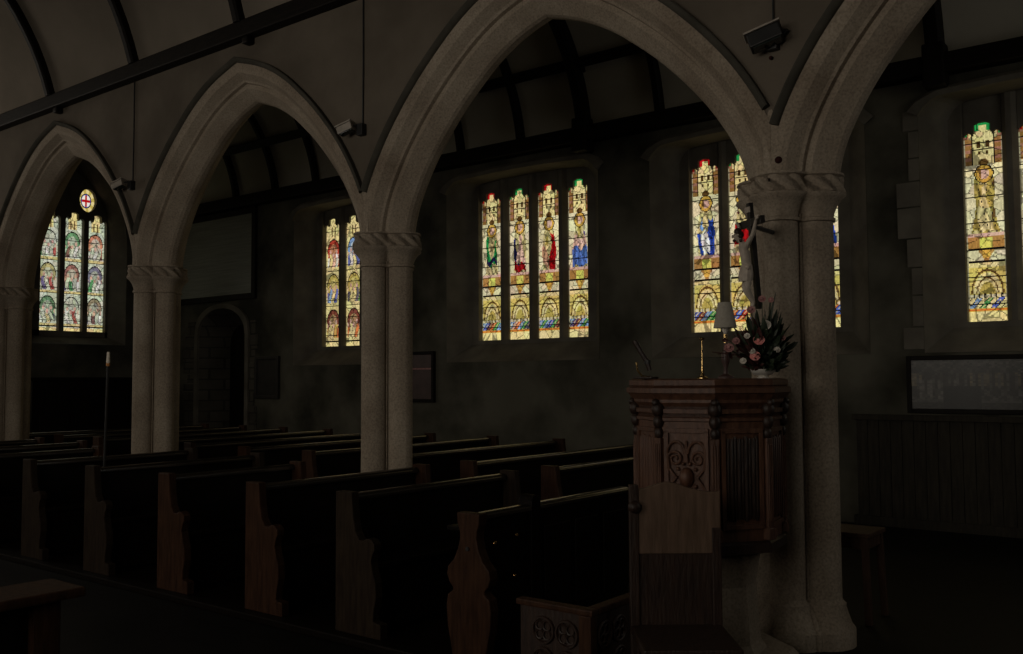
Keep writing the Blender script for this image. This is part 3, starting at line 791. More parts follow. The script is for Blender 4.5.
# rubble masonry around the door (exposed stone patch standing just proud of the plaster)
mb = MB(); rr = random.Random(3)
for col in range(2):
    z = .02
    while z < 2.6:
        h = rr.uniform(.14, .3); wv = rr.uniform(.25, .45)
        if col == 0: mb.box(DOOR[0] - .09 - wv, DOOR[0] - .1, YW - rr.uniform(.012, .03), YW + .02, z, z + h - .02)
        else: mb.box(DOOR[1] + .1, DOOR[1] + .1 + wv * .5, YW - rr.uniform(.012, .03), YW + .02, z, z + h - .02)
        z += h
struct(mb.build('trim_1', RUBBLE, bevel=.008))
# quoins beside the window recesses
mb = MB()
for kx in ('C',):
    for s in (0, 1):
        z = 1.9; xq = rec[kx][s]
        while z < 4.3:
            h = rr.uniform(.2, .36); wv = rr.uniform(.10, .24)
            if s == 0: mb.box(xq - wv, xq - .001, YW - .012, YW + .02, z, z + h - .015)
            else: mb.box(xq + .001, xq + wv, YW - .012, YW + .02, z, z + h - .015)
            z += h
struct(mb.build('trim_2', RECESS, bevel=.005))
# dado of vertical boards along the aisle wall, right
mb = MB(); x = -3.42
while x < XE - .2:
    mb.box(x, x + .117, YW - .05, YW + .01, .08, 1.14); x += .12
mb.box(-3.46, XE - .05, YW - .085, YW + .01, 1.14, 1.2); mb.box(-3.46, XE - .05, YW - .075, YW + .01, 0, .1)
struct(mb.build('trim_3', PANEL, bevel=.004), 'dark vertical board dado along the aisle wall')

# ------------------------------------------------------------------ boards and pictures on the wall
def framed(name, x0, x1, z0, z1, fw, fm, pm, label, cat, depth=.06, tilt=0):
    e = empty(name, ((x0 + x1) / 2, YW, z0)); tag(e, label, cat)
    MB().box(x0 + fw * .6, x1 - fw * .6, YW - depth * .6, YW - .012, z0 + fw * .6, z1 - fw * .6).build('panel', pm, e)
    f = MB(); y0, y1 = YW - depth, YW - .002
    f.box(x0, x0 + fw, y0, y1, z0, z1); f.box(x1 - fw, x1, y0, y1, z0, z1); f.box(x0 + fw, x1 - fw, y0, y1, z0, z0 + fw); f.box(x0 + fw, x1 - fw, y0, y1, z1 - fw, z1)
    f.build('frame', fm, e, bevel=.008)
    return e
framed('inscription_board', -16.75, -14.16, 3.10, 4.79, .11, OAK, BOARDP, 'large grey-green inscription board in a black frame high on the aisle wall', 'board')
nb = framed('notice_board', -14.15, -13.48, 1.28, 2.04, .06, DARKB, DARKB, 'small dark noticeboard right of the arched door', 'notice board')
rb = framed('notice_board', -10.45, -9.75, 1.26, 2.04, .05, OAK, REDB, 'red-brown noticeboard half hidden by the centre left pier', 'notice board')
MB().box(-10.40, -9.80, YW - .055, YW - .03, 1.76, 1.785).build('rail', MAUVE, rb)
e = framed('framed_picture', -2.88, .35, 1.22, 1.83, .05, OAK, DARKB, 'wide dark framed panorama hanging above the board dado', 'picture', .05)
nu, nv = 120, 30; uu, vv = np.meshgrid((np.arange(nu) + .5) / nu, (np.arange(nv) + .5) / nv); rng = np.random.RandomState(5)
img = np.empty((nv, nu, 3)); img[:] = (.030, .027, .022)
img[vv > .72] = (.05, .05, .045)
for k in range(18):
    c = rng.rand(); w_ = .006 + .012 * rng.rand(); m = (np.abs(uu - c) < w_) & (vv > .45) & (vv < .75); img[m] = np.array((.26, .21, .13)) * (.4 + .6 * rng.rand())
for c in (.03, .055, .095, .14): img[(np.abs(uu - c) < .009) & (vv > .15) & (vv < .6)] = (.16, .15, .135)
for k in range(12):
    c = .02 + .2 * k / 2; img[np.abs(np.hypot(uu - c * .5, (vv - .55) * .22) - .09) < .004] = (.09, .085, .075)
img[(uu > .1) & (uu < .22) & (vv < .48)] = (.008, .008, .008)
img *= .7 * (.5 + 1.0 * rng.rand(nv, nu))[..., None]
glass_mesh('print', lambda x, z: (x, YW - .037, z), -2.83, 1.27, 3.13, .51, img, lambda u: .06, e, PICTURE)

# ------------------------------------------------------------------ pews
END = [(0, 0), (0, .86), (.145, .86), (.15, .80), (.16, .70), (.18, .62), (.215, .575), (.25, .575), (.285, .592), (.32, .585), (.345, .56), (.345, .525), (.325, .49), (.315, .45), (.33, .40), (.355, .33), (.36, .24), (.34, .16), (.335, .10), (.40, .09), (.40, 0)]
def rail(x0, x1, y0, y1, z0, z1):      # rail with a rounded top
    c, hw = (x0 + x1) / 2, (x1 - x0) / 2
    P = [(x0, z0)] + [(c - hw * cos(pi * i / 12), z0 + .4 * (z1 - z0) + .6 * (z1 - z0) * sin(pi * i / 12)) for i in range(13)] + [(x1, z0)]
    return MB().prism(P, lambda a, b: (a, y0, b), lambda a, b: (a, y1, b))
def make_pew(L, endm, label):
    e = empty('pew', (0, 0, 0)); tag(e, label, 'pew', 'oak pews')
    for y in (0, L - .06):
        en = MB().prism(END, lambda a, b: (a, y, b), lambda a, b: (a, y + .06, b)).build('bench_end', endm, e, local=True, bevel=.006)
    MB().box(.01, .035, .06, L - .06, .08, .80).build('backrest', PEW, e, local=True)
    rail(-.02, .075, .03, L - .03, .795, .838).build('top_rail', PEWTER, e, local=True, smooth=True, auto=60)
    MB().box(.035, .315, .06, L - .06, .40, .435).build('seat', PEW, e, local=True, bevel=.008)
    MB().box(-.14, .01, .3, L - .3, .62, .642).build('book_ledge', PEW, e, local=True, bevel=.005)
    MB().box(.25, .275, .06, L - .06, .02, .40).build('seat_front', PEW, e, local=True)
    return e
ROWS = [-4.53, -5.45, -6.53, -7.62, -8.72, -9.85, -10.95, -12.0]
ZPF = .05
proto = make_pew(1.70, PEWEND, 'x'); protos = make_pew(1.30, PEWEND, 'x'); protoa = make_pew(2.95, PEWEND, 'x'); protod = make_pew(1.70, PEWENDD, 'x')
first = {}
def place(p, x, y, label, group):
    o = p if p.name not in first else copy_tree(p)
    first[p.name] = 1; o.location = (x, y, ZPF); o['label'] = label; o['group'] = group; return o
for i, x in enumerate(ROWS):
    p = protos if i in (2, 5) else (protod if i in (0, 3, 4) else proto)
    place(p, x, 4.0, 'dark oak nave pew with carved end, %s behind the shaped front desk' % ORD[i], 'nave pews')
for i, x in enumerate([-4.50, -5.36, -6.45, -7.45, -8.5, -9.5, -10.5, -11.5, -12.5, -13.5]):
    place(protoa, x, 6.13 , 'long dark pew beyond the piers in the aisle, %s from the front' % ORD[i], 'aisle pews')
struct(MB().box(-12.6, -3.1, 3.93, 5.32, 0, ZPF).build('floor_platform', PEW, bevel=.01))
struct(MB().box(-14.4, -3.9, 6.1, 9.3, 0, ZPF).build('floor_platform', PEW, bevel=.01))

# front desk with a waisted end, latch panel and post
VASE = [(.0825, .86), (.078, .80), (.062, .76), (.06, .72), (.075, .66), (.105, .60), (.15, .555), (.158, .51), (.14, .47), (.112, .44), (.115, .425), (.15, .40), (.162, .34), (.155, .24), (.135, .15), (.12, .08), (.12, 0)]
poly = [(x, z) for x, z in VASE] + [(-x, z) for x, z in VASE[::-1]]
XD = -3.44
e = empty('pew_front_desk', (XD, 4.0, 0)); tag(e, 'front pew desk with waisted reddish end and black post', 'pew desk')
MB().prism(poly, lambda a, b: (XD + a, 4.0, b), lambda a, b: (XD + a, 4.07, b)).build('bench_end', PEWEND, e, bevel=.008)
s = MB(); s.rings([[(XD + .0 + .012 * cos(t), y, .665 + .012 * sin(t)) for t in [2 * pi * i / 10 for i in range(10)]] for y in (3.992, 4.01)]); s.build('peg_hole', IRON, e)
MB().box(XD + .02, XD + .05, 4.07, 4.50, .05, .83).build('door_panel', PEW, e)
rail(XD - .01, XD + .07, 4.05, 4.50, .825, .862).build('top_rail', PEWTER, e, smooth=True, auto=60)
for yy, zz in ((4.16, .68), (4.36, .70), (4.34, .47)):
    k = MB().ball((XD + .06, yy, zz), .013); k.tube([(XD + .045, yy, zz), (XD + .06, yy, zz)], .006); k.build('knob', BRASS, e, smooth=True)
ps = MB(); ps.prism([(4.50, 0), (4.50, .88), (4.515, .905), (4.545, .915), (4.575, .905), (4.59, .88), (4.59, 0)], lambda a, b: (XD - .03, a, b), lambda a, b: (XD + .07, a, b)); ps.build('post', PEW, e, bevel=.006)
MB().box(XD + .02, XD + .05, 4.59, 5.62, .05, .83).build('front_panel', PEW, e)
rail(XD - .03, XD + .07, 4.59, 5.62, .825, .862).build('top_rail', PEWTER, e, smooth=True, auto=60)
for k in range(3): MB().box(XD + .05, XD + .065, 4.64 + k * .33, 4.64 + k * .33 + .27, .2, .72).build('panel', PEW, e, bevel=.006)
MB().box(XD - .22, XD + .02, 4.07, 5.6, .74, .765).build('book_ledge', PEW, e, bevel=.005)

# bench of the opposite block, cut by the lower left corner
e = empty('pew_front_desk', (-3.5, .9, 0)); tag(e, 'front desk of the near pew block in the lower left corner', 'pew desk')
MB().box(-3.56, -3.42, 1.62, 1.72, 0, .82).build('end_post', PEWEND, e, bevel=.012)
MB().box(-3.62, -3.36, .2, 1.78, .82, .855).build('top_rail', PEWEND, e, bevel=.01)
MB().box(-3.52, -3.46, .2, 1.62, .05, .82).build('front_panel', PEW, e)
MB().box(-3.60, -3.38, .2, 1.74, 0, .08).build('plinth', PEW, e, bevel=.01)

# ------------------------------------------------------------------ churchwarden's staff fixed to a pew end
p0 = atdepth(103, 500, 8.35); p1 = atdepth(108.5, 352, 8.35)
e = empty('warden_staff', (p0.x, p0.y, .1)); tag(e, 'thin upright staff with a pale tip fixed to a pew end', 'staff')
d = (p1 - p0)
MB().tube([p0 - d * .25, p0 + d * .925], .011).build('rod', IRON, e, smooth=True)
MB().tube([p0 + d * .92, p0 + d * .935, p0 + d * 1.0], [.013, .017, .012]).build('tip', WHITET, e, smooth=True)
MB().tube([p0 + d * .905, p0 + d * .925], .017).build('collar', AMBER, e, smooth=True)
q = p0 + d * .14
MB().tube([q, q + d * .03], .022).build('bracket_ring', BRASS, e, smooth=True)
MB().tube([p0 - d * .2, q, Vector((-7.60, 4.03, q.z))], .008).build('bracket_arm', IRON, e, smooth=True)

# ------------------------------------------------------------------ pulpit
PCEN = atdepth(708, 400, 5.2); PC = Vector((PCEN.x, PCEN.y, 0))
tocam = math.atan2(-PC.y, -PC.x)
def place_local(e): return e
e = empty('pulpit', (PC.x, PC.y, 0), tocam - radians(18)); tag(e, 'carved dark oak pulpit with moulded cornice in front of the nearest pier', 'pulpit')
RP = .392
def octa(R, z, a0=pi / 8): return [(R * cos(a0 + k * pi / 4), R * sin(a0 + k * pi / 4), z) for k in range(8)]
# base step, stone stem, flared underside
MB().rings([octa(.46, 0), octa(.46, .12), octa(.43, .15)]).build('step', GRANITE, e, local=True)
MB().rings([octa(.30, .14), octa(.26, .2), octa(.24, .5), octa(.27, .68)]).build('stem', GRANITE, e, local=True)
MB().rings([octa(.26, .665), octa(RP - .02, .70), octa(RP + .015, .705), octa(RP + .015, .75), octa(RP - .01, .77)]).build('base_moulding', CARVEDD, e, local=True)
MB().rings([octa(RP, .765), octa(RP, 1.50)]).build('body', CARVED, e, local=True)
cn = MB(); prof = [(RP, 1.375), (RP + .012, 1.38), (RP + .012, 1.395), (RP, 1.40), (RP, 1.455), (RP + .02, 1.475), (RP + .02, 1.49), (RP + .045, 1.52), (RP + .055, 1.525), (RP + .055, 1.55), (RP + .03, 1.56), (RP + .04, 1.565), (RP + .04, 1.592), (RP + .02, 1.60)]
cn.rings([octa(r, z) for r, z in prof]); cn.build('cornice', CARVED, e, local=True)
ap = RP * cos(pi / 8); hs = RP * sin(pi / 8)     # apothem and half side
for k in range(8):
    a = k * pi / 4; n = Vector((cos(a), sin(a), 0)); t = Vector((-sin(a), cos(a), 0)); U = Vector((0, 0, 1))
    # corner pilaster with a carved bracket
    c = Vector((RP * cos(a + pi / 8), RP * sin(a + pi / 8), 0)); cn_ = c.normalized(); ct = Vector((-cn_.y, cn_.x, 0))
    pl = MB(); pl.bbox(c * .985 + U * 1.04, cn_ * .022, ct * .022, U * .25); pl.bbox(c * .985 + U * .80, cn_ * .03, ct * .03, U * .03)
    for j in (-1, 0, 1): pl.bbox(c * .985 + cn_ * .022 + ct * (j * .013) + U * 1.06, cn_ * .005, ct * .004, U * .2)
    pil = pl.build('corner_pilaster', CARVED, e, local=True, bevel=.003)
    br = MB(); br.ball(tuple(c * 1.02 + U * 1.44), .035, sq=(1, 1, 1.2)); br.ball(tuple(c * 1.01 + U * 1.375), .030, sq=(1, 1, 1.3)); br.ball(tuple(c * 1.0 + U * 1.315), .024, sq=(1, 1, 1.4)); br.ball(tuple(c * 1.06 + U * 1.475), .022)
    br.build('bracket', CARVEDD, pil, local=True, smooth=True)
    # facet: frame and relief
    if k in (3, 4, 5): continue
    fr = MB(); h0, h1 = .84, 1.33; W_ = hs - .03
    for s in (-1, 1): fr.bbox(n * (ap + .006) + t * (s * (W_ - .012)) + U * ((h0 + h1) / 2), n * .008, t * .012, U * ((h1 - h0) / 2))
    for z in (h0, h1): fr.bbox(n * (ap + .006) + U * z, n * .008, t * W_, U * .012)
    fr.build('panel_frame', CARVED, e, local=True, bevel=.002)
    rl = MB(); cz = 1.09
    if k in (1, 7) or k == 2 or k == 6:   # linenfold
        for j in range(-4, 5):
            x = j * (W_ - .028) / 4.5; rl.tube([n * (ap + .002) + t * x + U * (h0 + .03 + .012 * abs(j % 3 - 1)), n * (ap + .006) + t * x + U * (h0 + .05), n * (ap + .006) + t * x + U * (h1 - .05), n * (ap + .002) + t * x + U * (h1 - .03 - .012 * abs(j % 3 - 1))], .010 if j % 2 else .007, 8)
        rl.build('linenfold', CARVEDD if k == 1 else CARVED, e, local=True, smooth=True)  # right facet's shade is put into the darker oak
    else:
        def P_(x, z, d=.01): return n * (ap + d) + t * (x * 1.12) + U * (cz + .01 + z * 1.12)
        for s in (-1, 1):      # arched loops with scrolls
            rl.tube([P_(s * .050 + .042 * cos(b), .10 + .055 * sin(b)) for b in [pi * i / 10 for i in range(11)]], .008)
            rl.tube([P_(s * (.055 + (.038 - .03 * i / 18) * cos(i * .55)), .075 + (.038 - .03 * i / 18) * sin(i * .55), .008) for i in range(19)], [.009 - .0002 * i for i in range(19)])
            rl.tube([P_(s * (.055 + (.040 - .03 * i / 18) * cos(-i * .55)), -.11 + (.040 - .03 * i / 18) * sin(-i * .55), .008) for i in range(19)], [.009 - .0002 * i for i in range(19)])
            rl.tube([P_(s * .092, .12), P_(s * .085, .03), P_(s * .05, -.01), P_(s * .088, -.06), P_(s * .092, -.17)], [.006, .009, .010, .009, .006])
            for q in range(5): rl.ball(tuple(P_(s * (.028 + .016 * q), -.165 + .012 * (q % 2), .006)), .012)
        rl.ball(tuple(P_(0, -.01, .006)), .040, sq=(1, 1, 1.35))
        for q in range(10): rl.ball(tuple(P_(.052 * cos(q * .628), -.01 + .066 * sin(q * .628), .006)), .011)
        rl.tube([P_(0, .16), P_(0, .06)], [.006, .014]); rl.tube([P_(0, -.08), P_(0, -.18)], [.014, .006])
        rl.build('carved_relief', CARVED, e, local=True, smooth=True)
    # frieze moulding line
    fz = MB(); fz.bbox(n * (ap + .012) + U * 1.43, n * .004, t * (hs - .03), U * .012); fz.build('frieze', CARVED, e, local=True, bevel=.002)
# ------------------------------------------------------------------ things standing on the pulpit (top at z = 1.60)
ZPT = 1.60
p = atdepth(702.5, 377, 5.1); b0 = Vector((p.x, p.y, ZPT))
e = empty('candlestick', b0[:]); tag(e, 'slender brass candlestick on the pulpit ledge below the window', 'candlestick')
MB().lathe([(.030, 0), (.030, .006), (.012, .014), (.008, .03)], b0).build('base', BRASS, e, smooth=True)
MB().lathe([(.005, .02), (.008, .05), (.004, .07), (.006, .10), (.0035, .12), (.003, .21)], b0, 12).build('stem', BRASS, e, smooth=True)
MB().lathe([(.004, .205), (.013, .212), (.014, .22), (.005, .224)], b0, 14).build('drip_pan', BRASS, e, smooth=True)
# reading-lamp bracket on the left of the ledge
p = atdepth(646, 377, 5.05); b0 = Vector((p.x, p.y, ZPT)); rt = Vector((cos(tocam + pi / 2), sin(tocam + pi / 2), 0)); fw = Vector((cos(tocam), sin(tocam), 0)); UP = Vector((0, 0, 1))
e = empty('gooseneck_lamp', b0[:]); tag(e, 'small jointed reading lamp with a dark tubular head on the left of the pulpit', 'lamp')
MB().box(b0.x - .055, b0.x + .055, b0.y - .04, b0.y + .04, ZPT, ZPT + .012).build('base', CARVEDD, e, bevel=.004)
MB().tube([b0 + rt * .02 + UP * .01, b0 - rt * .02 + UP * .015, b0 - rt * .045 + UP * .045, b0 - rt * .05 + UP * .09], .005).build('neck', BRASS, e, smooth=True)
hd = [b0 + rt * .02 + UP * .045, b0 + rt * .008 + UP * .09, b0 - rt * .02 + UP * .135, b0 - rt * .06 + UP * .205]
MB().tube(hd, [.012, .016, .013, .016]).build('head', CARVEDD, e, smooth=True)
MB().tube([hd[1] - UP * .01, hd[1] + UP * .01], [.018, .019]).build('joint', IRON, e, smooth=True)
# shaded lamp
p = atdepth(726, 377, 5.3); b0 = Vector((p.x, p.y, ZPT))
e = empty('table_lamp', b0[:]); tag(e, 'lamp with a grey tapered shade beside the flowers', 'lamp')
MB().lathe([(.045, 0), (.045, .01), (.015, .025), (.010, .06), (.022, .09), (.026, .12), (.012, .16), (.010, .20)], b0).build('base', REDB, e, smooth=True)
MB().lathe([(.011, .20), (.011, .25)], b0, 12).build('lamp_holder', BRASS, e, smooth=True)
MB().lathe([(.006, .25), (.020, .275), (.022, .29), (.012, .31), (.002, .315)], b0, 14).build('bulb', WHITEP, e, smooth=True)
zz0, zz1 = .285, .43
sh = MB(); n = 28
rg = lambda r, z: [(b0.x + r * cos(2 * pi * i / n), b0.y + r * sin(2 * pi * i / n), b0.z + z) for i in range(n)]
sh.rings([rg(.066, zz0), rg(.037, zz1), rg(.034, zz1), rg(.063, zz0), rg(.066, zz0)], caps=False); sh.build('lamp_shade', SHADE, e, smooth=True)
# flowers in a silver bowl
p = atdepth(763, 375, 5.12); b0 = Vector((p.x, p.y, ZPT))
e = empty('flower_arrangement', b0[:]); tag(e, 'arrangement of pink and white flowers in a silver bowl on the pulpit', 'flowers')
MB().lathe([(.03, 0), (.032, .006), (.022, .012), (.05, .022), (.064, .036), (.068, .05), (.064, .05), (.045, .03)], b0, 28).build('bowl', SILVER, e, smooth=True)
rr = random.Random(11); lf = MB(); rl = MB()
def leaf(mb_, base, tip, wd, bend):
    base, tip = Vector(base), Vector(tip); ax = tip - base; L_ = ax.length; s = ax.cross(Vector((rr.uniform(-1, 1), rr.uniform(-1, 1), rr.uniform(-.3, 1)))).normalized(); nn = ax.cross(s).normalized()
    V_ = []; F_ = []
    for i in range(6):
        q = i / 5; c = base + ax * q + nn * (bend * sin(pi * q)); ww = wd * sin(pi * (q * .92 + .06)) ** .8
        V_ += [c - s * ww, c + nn * ww * .25, c + s * ww]
    for i in range(5):
        k = i * 3; F_ += [(k, k + 1, k + 4, k + 3), (k + 1, k + 2, k + 5, k + 4)]
    mb_.add(V_, F_)
cen = b0 + UP * .05
heads = [(759, 340, PINK, .030), (755, 356, PINK, .028), (729, 348, MAUVE, .026), (766, 325, WHITEP, .027), (762, 299, MAUVE, .020), (771, 300, MAUVE, .016), (777, 350, WHITEP, .018), (743, 361, WHITEP, .018), (747, 336, WHITEP, .017), (752, 351, WHITEP, .018), (751, 310, MAUVE, .022), (736, 341, MAUVE, .02), (783, 338, MAUVE, .015)]
blobs = []
for i in range(420):
    th = rr.uniform(0, 2 * pi); el = rr.uniform(-.15, 1.45); rad = rr.uniform(.04, 1) ** .6
    dirv = rt * (cos(th) * cos(el)) + fw * (sin(th) * cos(el)) + UP * sin(el)
    R_ = .105 + .235 * max(0, sin(el)) ** 1.5; tip = cen + rt * .012 + dirv * R_ * rad
    st = cen + (tip - cen) * .55
    if tip.z < ZPT + .055: tip.z = ZPT + .055 + rr.uniform(0, .03)
    if st.z < ZPT + .05: st.z = ZPT + .05
    leaf(rl if (dirv.dot(rt) < -.15 and rr.random() < .75) else lf, st, tip + Vector([rr.uniform(-.02, .02) for _ in range(3)]), rr.uniform(.009, .02), rr.uniform(-.015, .015))
for px, py in ((776, 292), (780, 303), (783, 318), (770, 296), (782, 345), (784, 330), (745, 318), (738, 330)):
    tp_ = atdepth(px, py, 5.12); leaf(lf, cen + (tp_ - cen) * .3, tp_, .010, .01)
    lf.tube([cen, cen + (tp_ - cen) * .35], .003, 5)
for px, py in ((722, 350), (712, 352), (724, 338)):
    tp_ = atdepth(px, py, 5.1); rl.tube([cen + UP * .05, cen.lerp(tp_, .5) + UP * .03, tp_], [.004, .003, .002], 5)
    for q in (.6, .75, .9): c_ = cen.lerp(tp_, q); leaf(rl, c_, c_ + Vector((rr.uniform(-.04, .04), rr.uniform(-.04, .04), rr.uniform(-.01, .05))), .012, .006)
lf.build('foliage', LEAF, e); rl.build('red_foliage', REDLEAF, e)
for px, py, m, r in heads:
    c = atdepth(px, py, 5.03); st = MB(); fl = MB(); axis = (-ray(px, py)).normalized() * .8 + UP * .4; axis.normalize()
    s1 = axis.cross(UP).normalized(); s2 = axis.cross(s1)
    for ringn, (nn_, rad_, tilt) in enumerate(((8, 1.0, .15), (7, .78, .5), (5, .5, .95))):
        for j in range(nn_):
            a = 2 * pi * j / nn_ + ringn * .5; o_ = s1 * cos(a) + s2 * sin(a)
            tip = c + (o_ * cos(tilt) + axis * sin(tilt) * .6) * r * rad_
            side = axis.cross(o_); b_ = c + axis * (-.006 + .003 * ringn)
            mid = b_.lerp(tip, .6); wv = r * rad_ * .55
            fl.add([b_, mid - side * wv, mid + axis * r * .12, mid + side * wv, tip - side * wv * .55, tip + axis * r * .1, tip + side * wv * .55], [(0, 1, 2), (0, 2, 3), (1, 4, 5, 2), (2, 5, 6, 3)])
    fl.ball(tuple(c + axis * .006), r * .42, 10, 7)
    h = fl.build('flower_head', m, e, smooth=True)
    if m is not PINK: h['label'] = 'white bloom' if m is WHITEP else 'dusty pink bloom'
    MB().tube([c - axis * .004, c.lerp(cen, .5) - UP * .005, cen], .0025, 5).build('stem', LEAF, h)

# ------------------------------------------------------------------ crucifix on a bracket in front of the pier
D0 = 5.46
Bt, Bb = atdepth(749.5, 203, D0), atdepth(759, 309, D0)
ax = (Bt - Bb).normalized(); ln = (Bt - Bb).length
# the cross faces left and slightly towards us: normal nf, arms along na
view = (Vector((0, 0, 1.6)) - Bt); view.z = 0; view.normalize(); rgt = Vector((-view.y, view.x, 0))  # rgt = picture right
ang = radians(70)
nf = (-rgt * sin(ang) + view * cos(ang)); nf = (nf - ax * nf.dot(ax)).normalized(); na = ax.cross(nf).normalized()
if na.dot(rgt) < 0: na = -na
e = empty('crucifix', Bb[:]); tag(e, 'dark crucifix with a pale carved figure fixed to the nearest pier', 'crucifix')
cr = MB(); cr.bbox((Bt + Bb) / 2, na * .022, nf * .014, ax * ln / 2)
AZ = Bt - ax * .115
ct = MB().bbox(AZ, na * .185, nf * .013, ax * .022)
ct.build('cross_arm', BLACK, e, bevel=.003)
cr.build('cross_post', BLACK, e, bevel=.003)
pc = Vector((COLX[1], YC, 0)); mid2 = AZ - ax * .02; hv = Vector((pc.x - mid2.x, pc.y - mid2.y, 0)); hl = hv.length
MB().tube([mid2 - nf * .005, mid2 + hv * ((hl - .285) / hl)], .014).build('bracket', IRON, e)
def W3(a, f, u): return Bb + na * a + nf * f + ax * u          # figure coordinates: across, forward, up
F0 = .028
H_ = ln - .115
sk = []; rad = []; ed = []
def V_(a, f, u, r): sk.append(W3(a, f, u)); rad.append(r); return len(sk) - 1
pel = V_(0, .045, .235, .030); wst = V_(0, .055, .285, .026); che = V_(0, .060, .345, .036); nec = V_(-.004, .062, .392, .017)
hdj = V_(-.010, .080, .412, .018); hdb = V_(-.014, .090, .428, .026); hdt = V_(-.013, .088, .455, .021)
ed += [(pel, wst), (wst, che), (che, nec), (nec, hdj), (hdj, hdb), (hdb, hdt)]
for s in (-1, 1):
    sh_ = V_(s * .045, .055, .375, .018); el_ = V_(s * .10, .035, .425, .013); wr = V_(s * .148, .024, H_ + .006, .009); ha = V_(s * .165, .022, H_ + .012, .010)
    ed += [(che, sh_), (sh_, el_), (el_, wr), (wr, ha)]
    for q, (fa, fu) in enumerate(((.016, -.004), (.019, .003), (.018, .010), (.014, .016))):
        f_ = V_(s * (.165 + fa), .024, H_ + .012 + fu, .0035); ed.append((ha, f_))
    th_ = V_(s * .160, .030, H_ + .028, .0035); ed.append((ha, th_))
    hp = V_(s * .020, .045, .215, .025); kn = V_(s * .018 + .004, .070, .125, .019); an = V_(s * .008, .030, .040, .012); ft = V_(s * .006, .045, .008, .011)
    ed += [(pel, hp), (hp, kn), (kn, an), (an, ft)]
me = bpy.data.meshes.new('figure'); o0 = Bb
me.from_pydata([tuple(v - o0) for v in sk], ed, []); fo = bpy.data.objects.new('figure', me); C.objects.link(fo)
md = fo.modifiers.new('skin', 'SKIN')
for i, sv in enumerate(me.skin_vertices[0].data): sv.radius = (rad[i], rad[i]); sv.use_root = (i == 0)
md2 = fo.modifiers.new('sub', 'SUBSURF'); md2.levels = 2; md2.render_levels = 2
dg = bpy.context.evaluated_depsgraph_get(); nm = bpy.data.meshes.new_from_object(fo.evaluated_get(dg)); fo.modifiers.clear(); fo.data = nm
nm.materials.clear(); nm.materials.append(BONE); nm.polygons.foreach_set('use_smooth', [True] * len(nm.polygons)); fo.parent = e; ORG[fo.name] = tuple(Bb)
# loincloth, hair and beard
R = []
for q, (u, ra, rf) in enumerate(((.262, .034, .031), (.245, .041, .036), (.215, .046, .040), (.185, .046, .041), (.168, .044, .040))):
    R.append([W3(ra * cos(t) * (1 + .05 * sin(9 * t)), .050 + rf * sin(t) + .004 * q, u) for t in [2 * pi * i / 28 for i in range(28)]])
lc = MB().rings(R); lc.ball(tuple(W3(.042, .06, .245)), .014); lc.build('loincloth', BONE, fo, smooth=True)
hr = MB()
for (a, f, u, r) in ((-.013, .080, .457, .024), (-.014, .070, .440, .025), (-.034, .078, .430, .012), (.008, .076, .430, .012), (-.036, .078, .405, .010), (.010, .076, .405, .010), (-.014, .106, .408, .010)):
    hr.ball(tuple(W3(a, f, u)), r, 10, 7)
hr.build('hair', CARVEDD, fo, smooth=True)
fc = MB(); fc.ball(tuple(W3(-.014, .115, .432)), .0055, 8, 6, (1, 1, 1.8))
for s in (-1, 1): fc.ball(tuple(W3(-.014 + s * .010, .110, .440)), .0035, 8, 6)
fc.build('face', BONE, fo, smooth=True)
MB().bbox(Bt - ax * .04 + nf * .016, na * .035, nf * .003, ax * .016).build('titulus', BONE, e)

# ------------------------------------------------------------------ floodlights and their cables on the spandrels
def flood(pxl, pyl, label, clabel, top_py, cab_px, sc_=1.0, hm=None):
    p = onY(pxl, pyl, YF - .10)
    e = empty('floodlight', p[:]); tag(e, label, 'floodlight', 'floodlights on the arcade')
    t = Vector((-1, 0, -.42)).normalized(); u = Vector((.42, 0, -1)).normalized(); yy = Vector((0, 1, 0))
    a = Vector((-.90, -.30, -.32)).normalized(); b_ = a.cross(Vector((0, 1, 0))).normalized(); c_ = a.cross(b_).normalized()
    hw, hh, hd_ = .10 * sc_, .045 * sc_, .055 * sc_
    MB().bbox(p, a * hw, c_ * hd_, b_ * hh).build('housing', hm or IRON, e, bevel=.008)
    up = b_ if b_.z > 0 else -b_
    MB().bbox(p + up * (hh + .006), a * (hw * 1.12), c_ * (hd_ * 1.2), up * .006).build('visor', LAMPGREY, e, bevel=.003)
    MB().bbox(p - up * (hh + .003), a * hw * .85, c_ * hd_ * .8, up * .004).build('lens', LENS, e, bevel=.002)
    q = onY(cab_px, pyl, YF - .02)
    MB().tube([p - a * hw * .9, p - a * (hw + .03) + Vector((0, .02, 0)), Vector((q.x, YF - .03, p.z - .02))], .010).build('bracket_arm', IRON, e)
    MB().box(q.x - .035, q.x + .035, YF - .055, YF + .002, p.z - .06, p.z + .04).build('junction_box', IRON, e, bevel=.006)
    tag(MB().tube([(q.x, YF - .012, p.z + .04), (q.x + .004, YF - .012, (p.z + 4.86) / 2), (q.x, YF - .012, 4.87)], .007).build('cable', IRON, origin=(q.x, YF, p.z)), clabel, 'cable', 'floodlight cables')
flood(765, 38, 'floodlight on the spandrel above the nearest pier', 'cable dropping to the floodlight above the nearest pier', 0, 773)
flood(346, 129, 'floodlight with pale rim above the centre left pier', 'cable dropping to the floodlight above the centre left pier', 0, 362, .72, LAMPGREY)
flood(119, 185, 'small floodlight between the two left arches', 'cable dropping to the floodlight between the two left arches', 80, 132, .72, LAMPGREY)

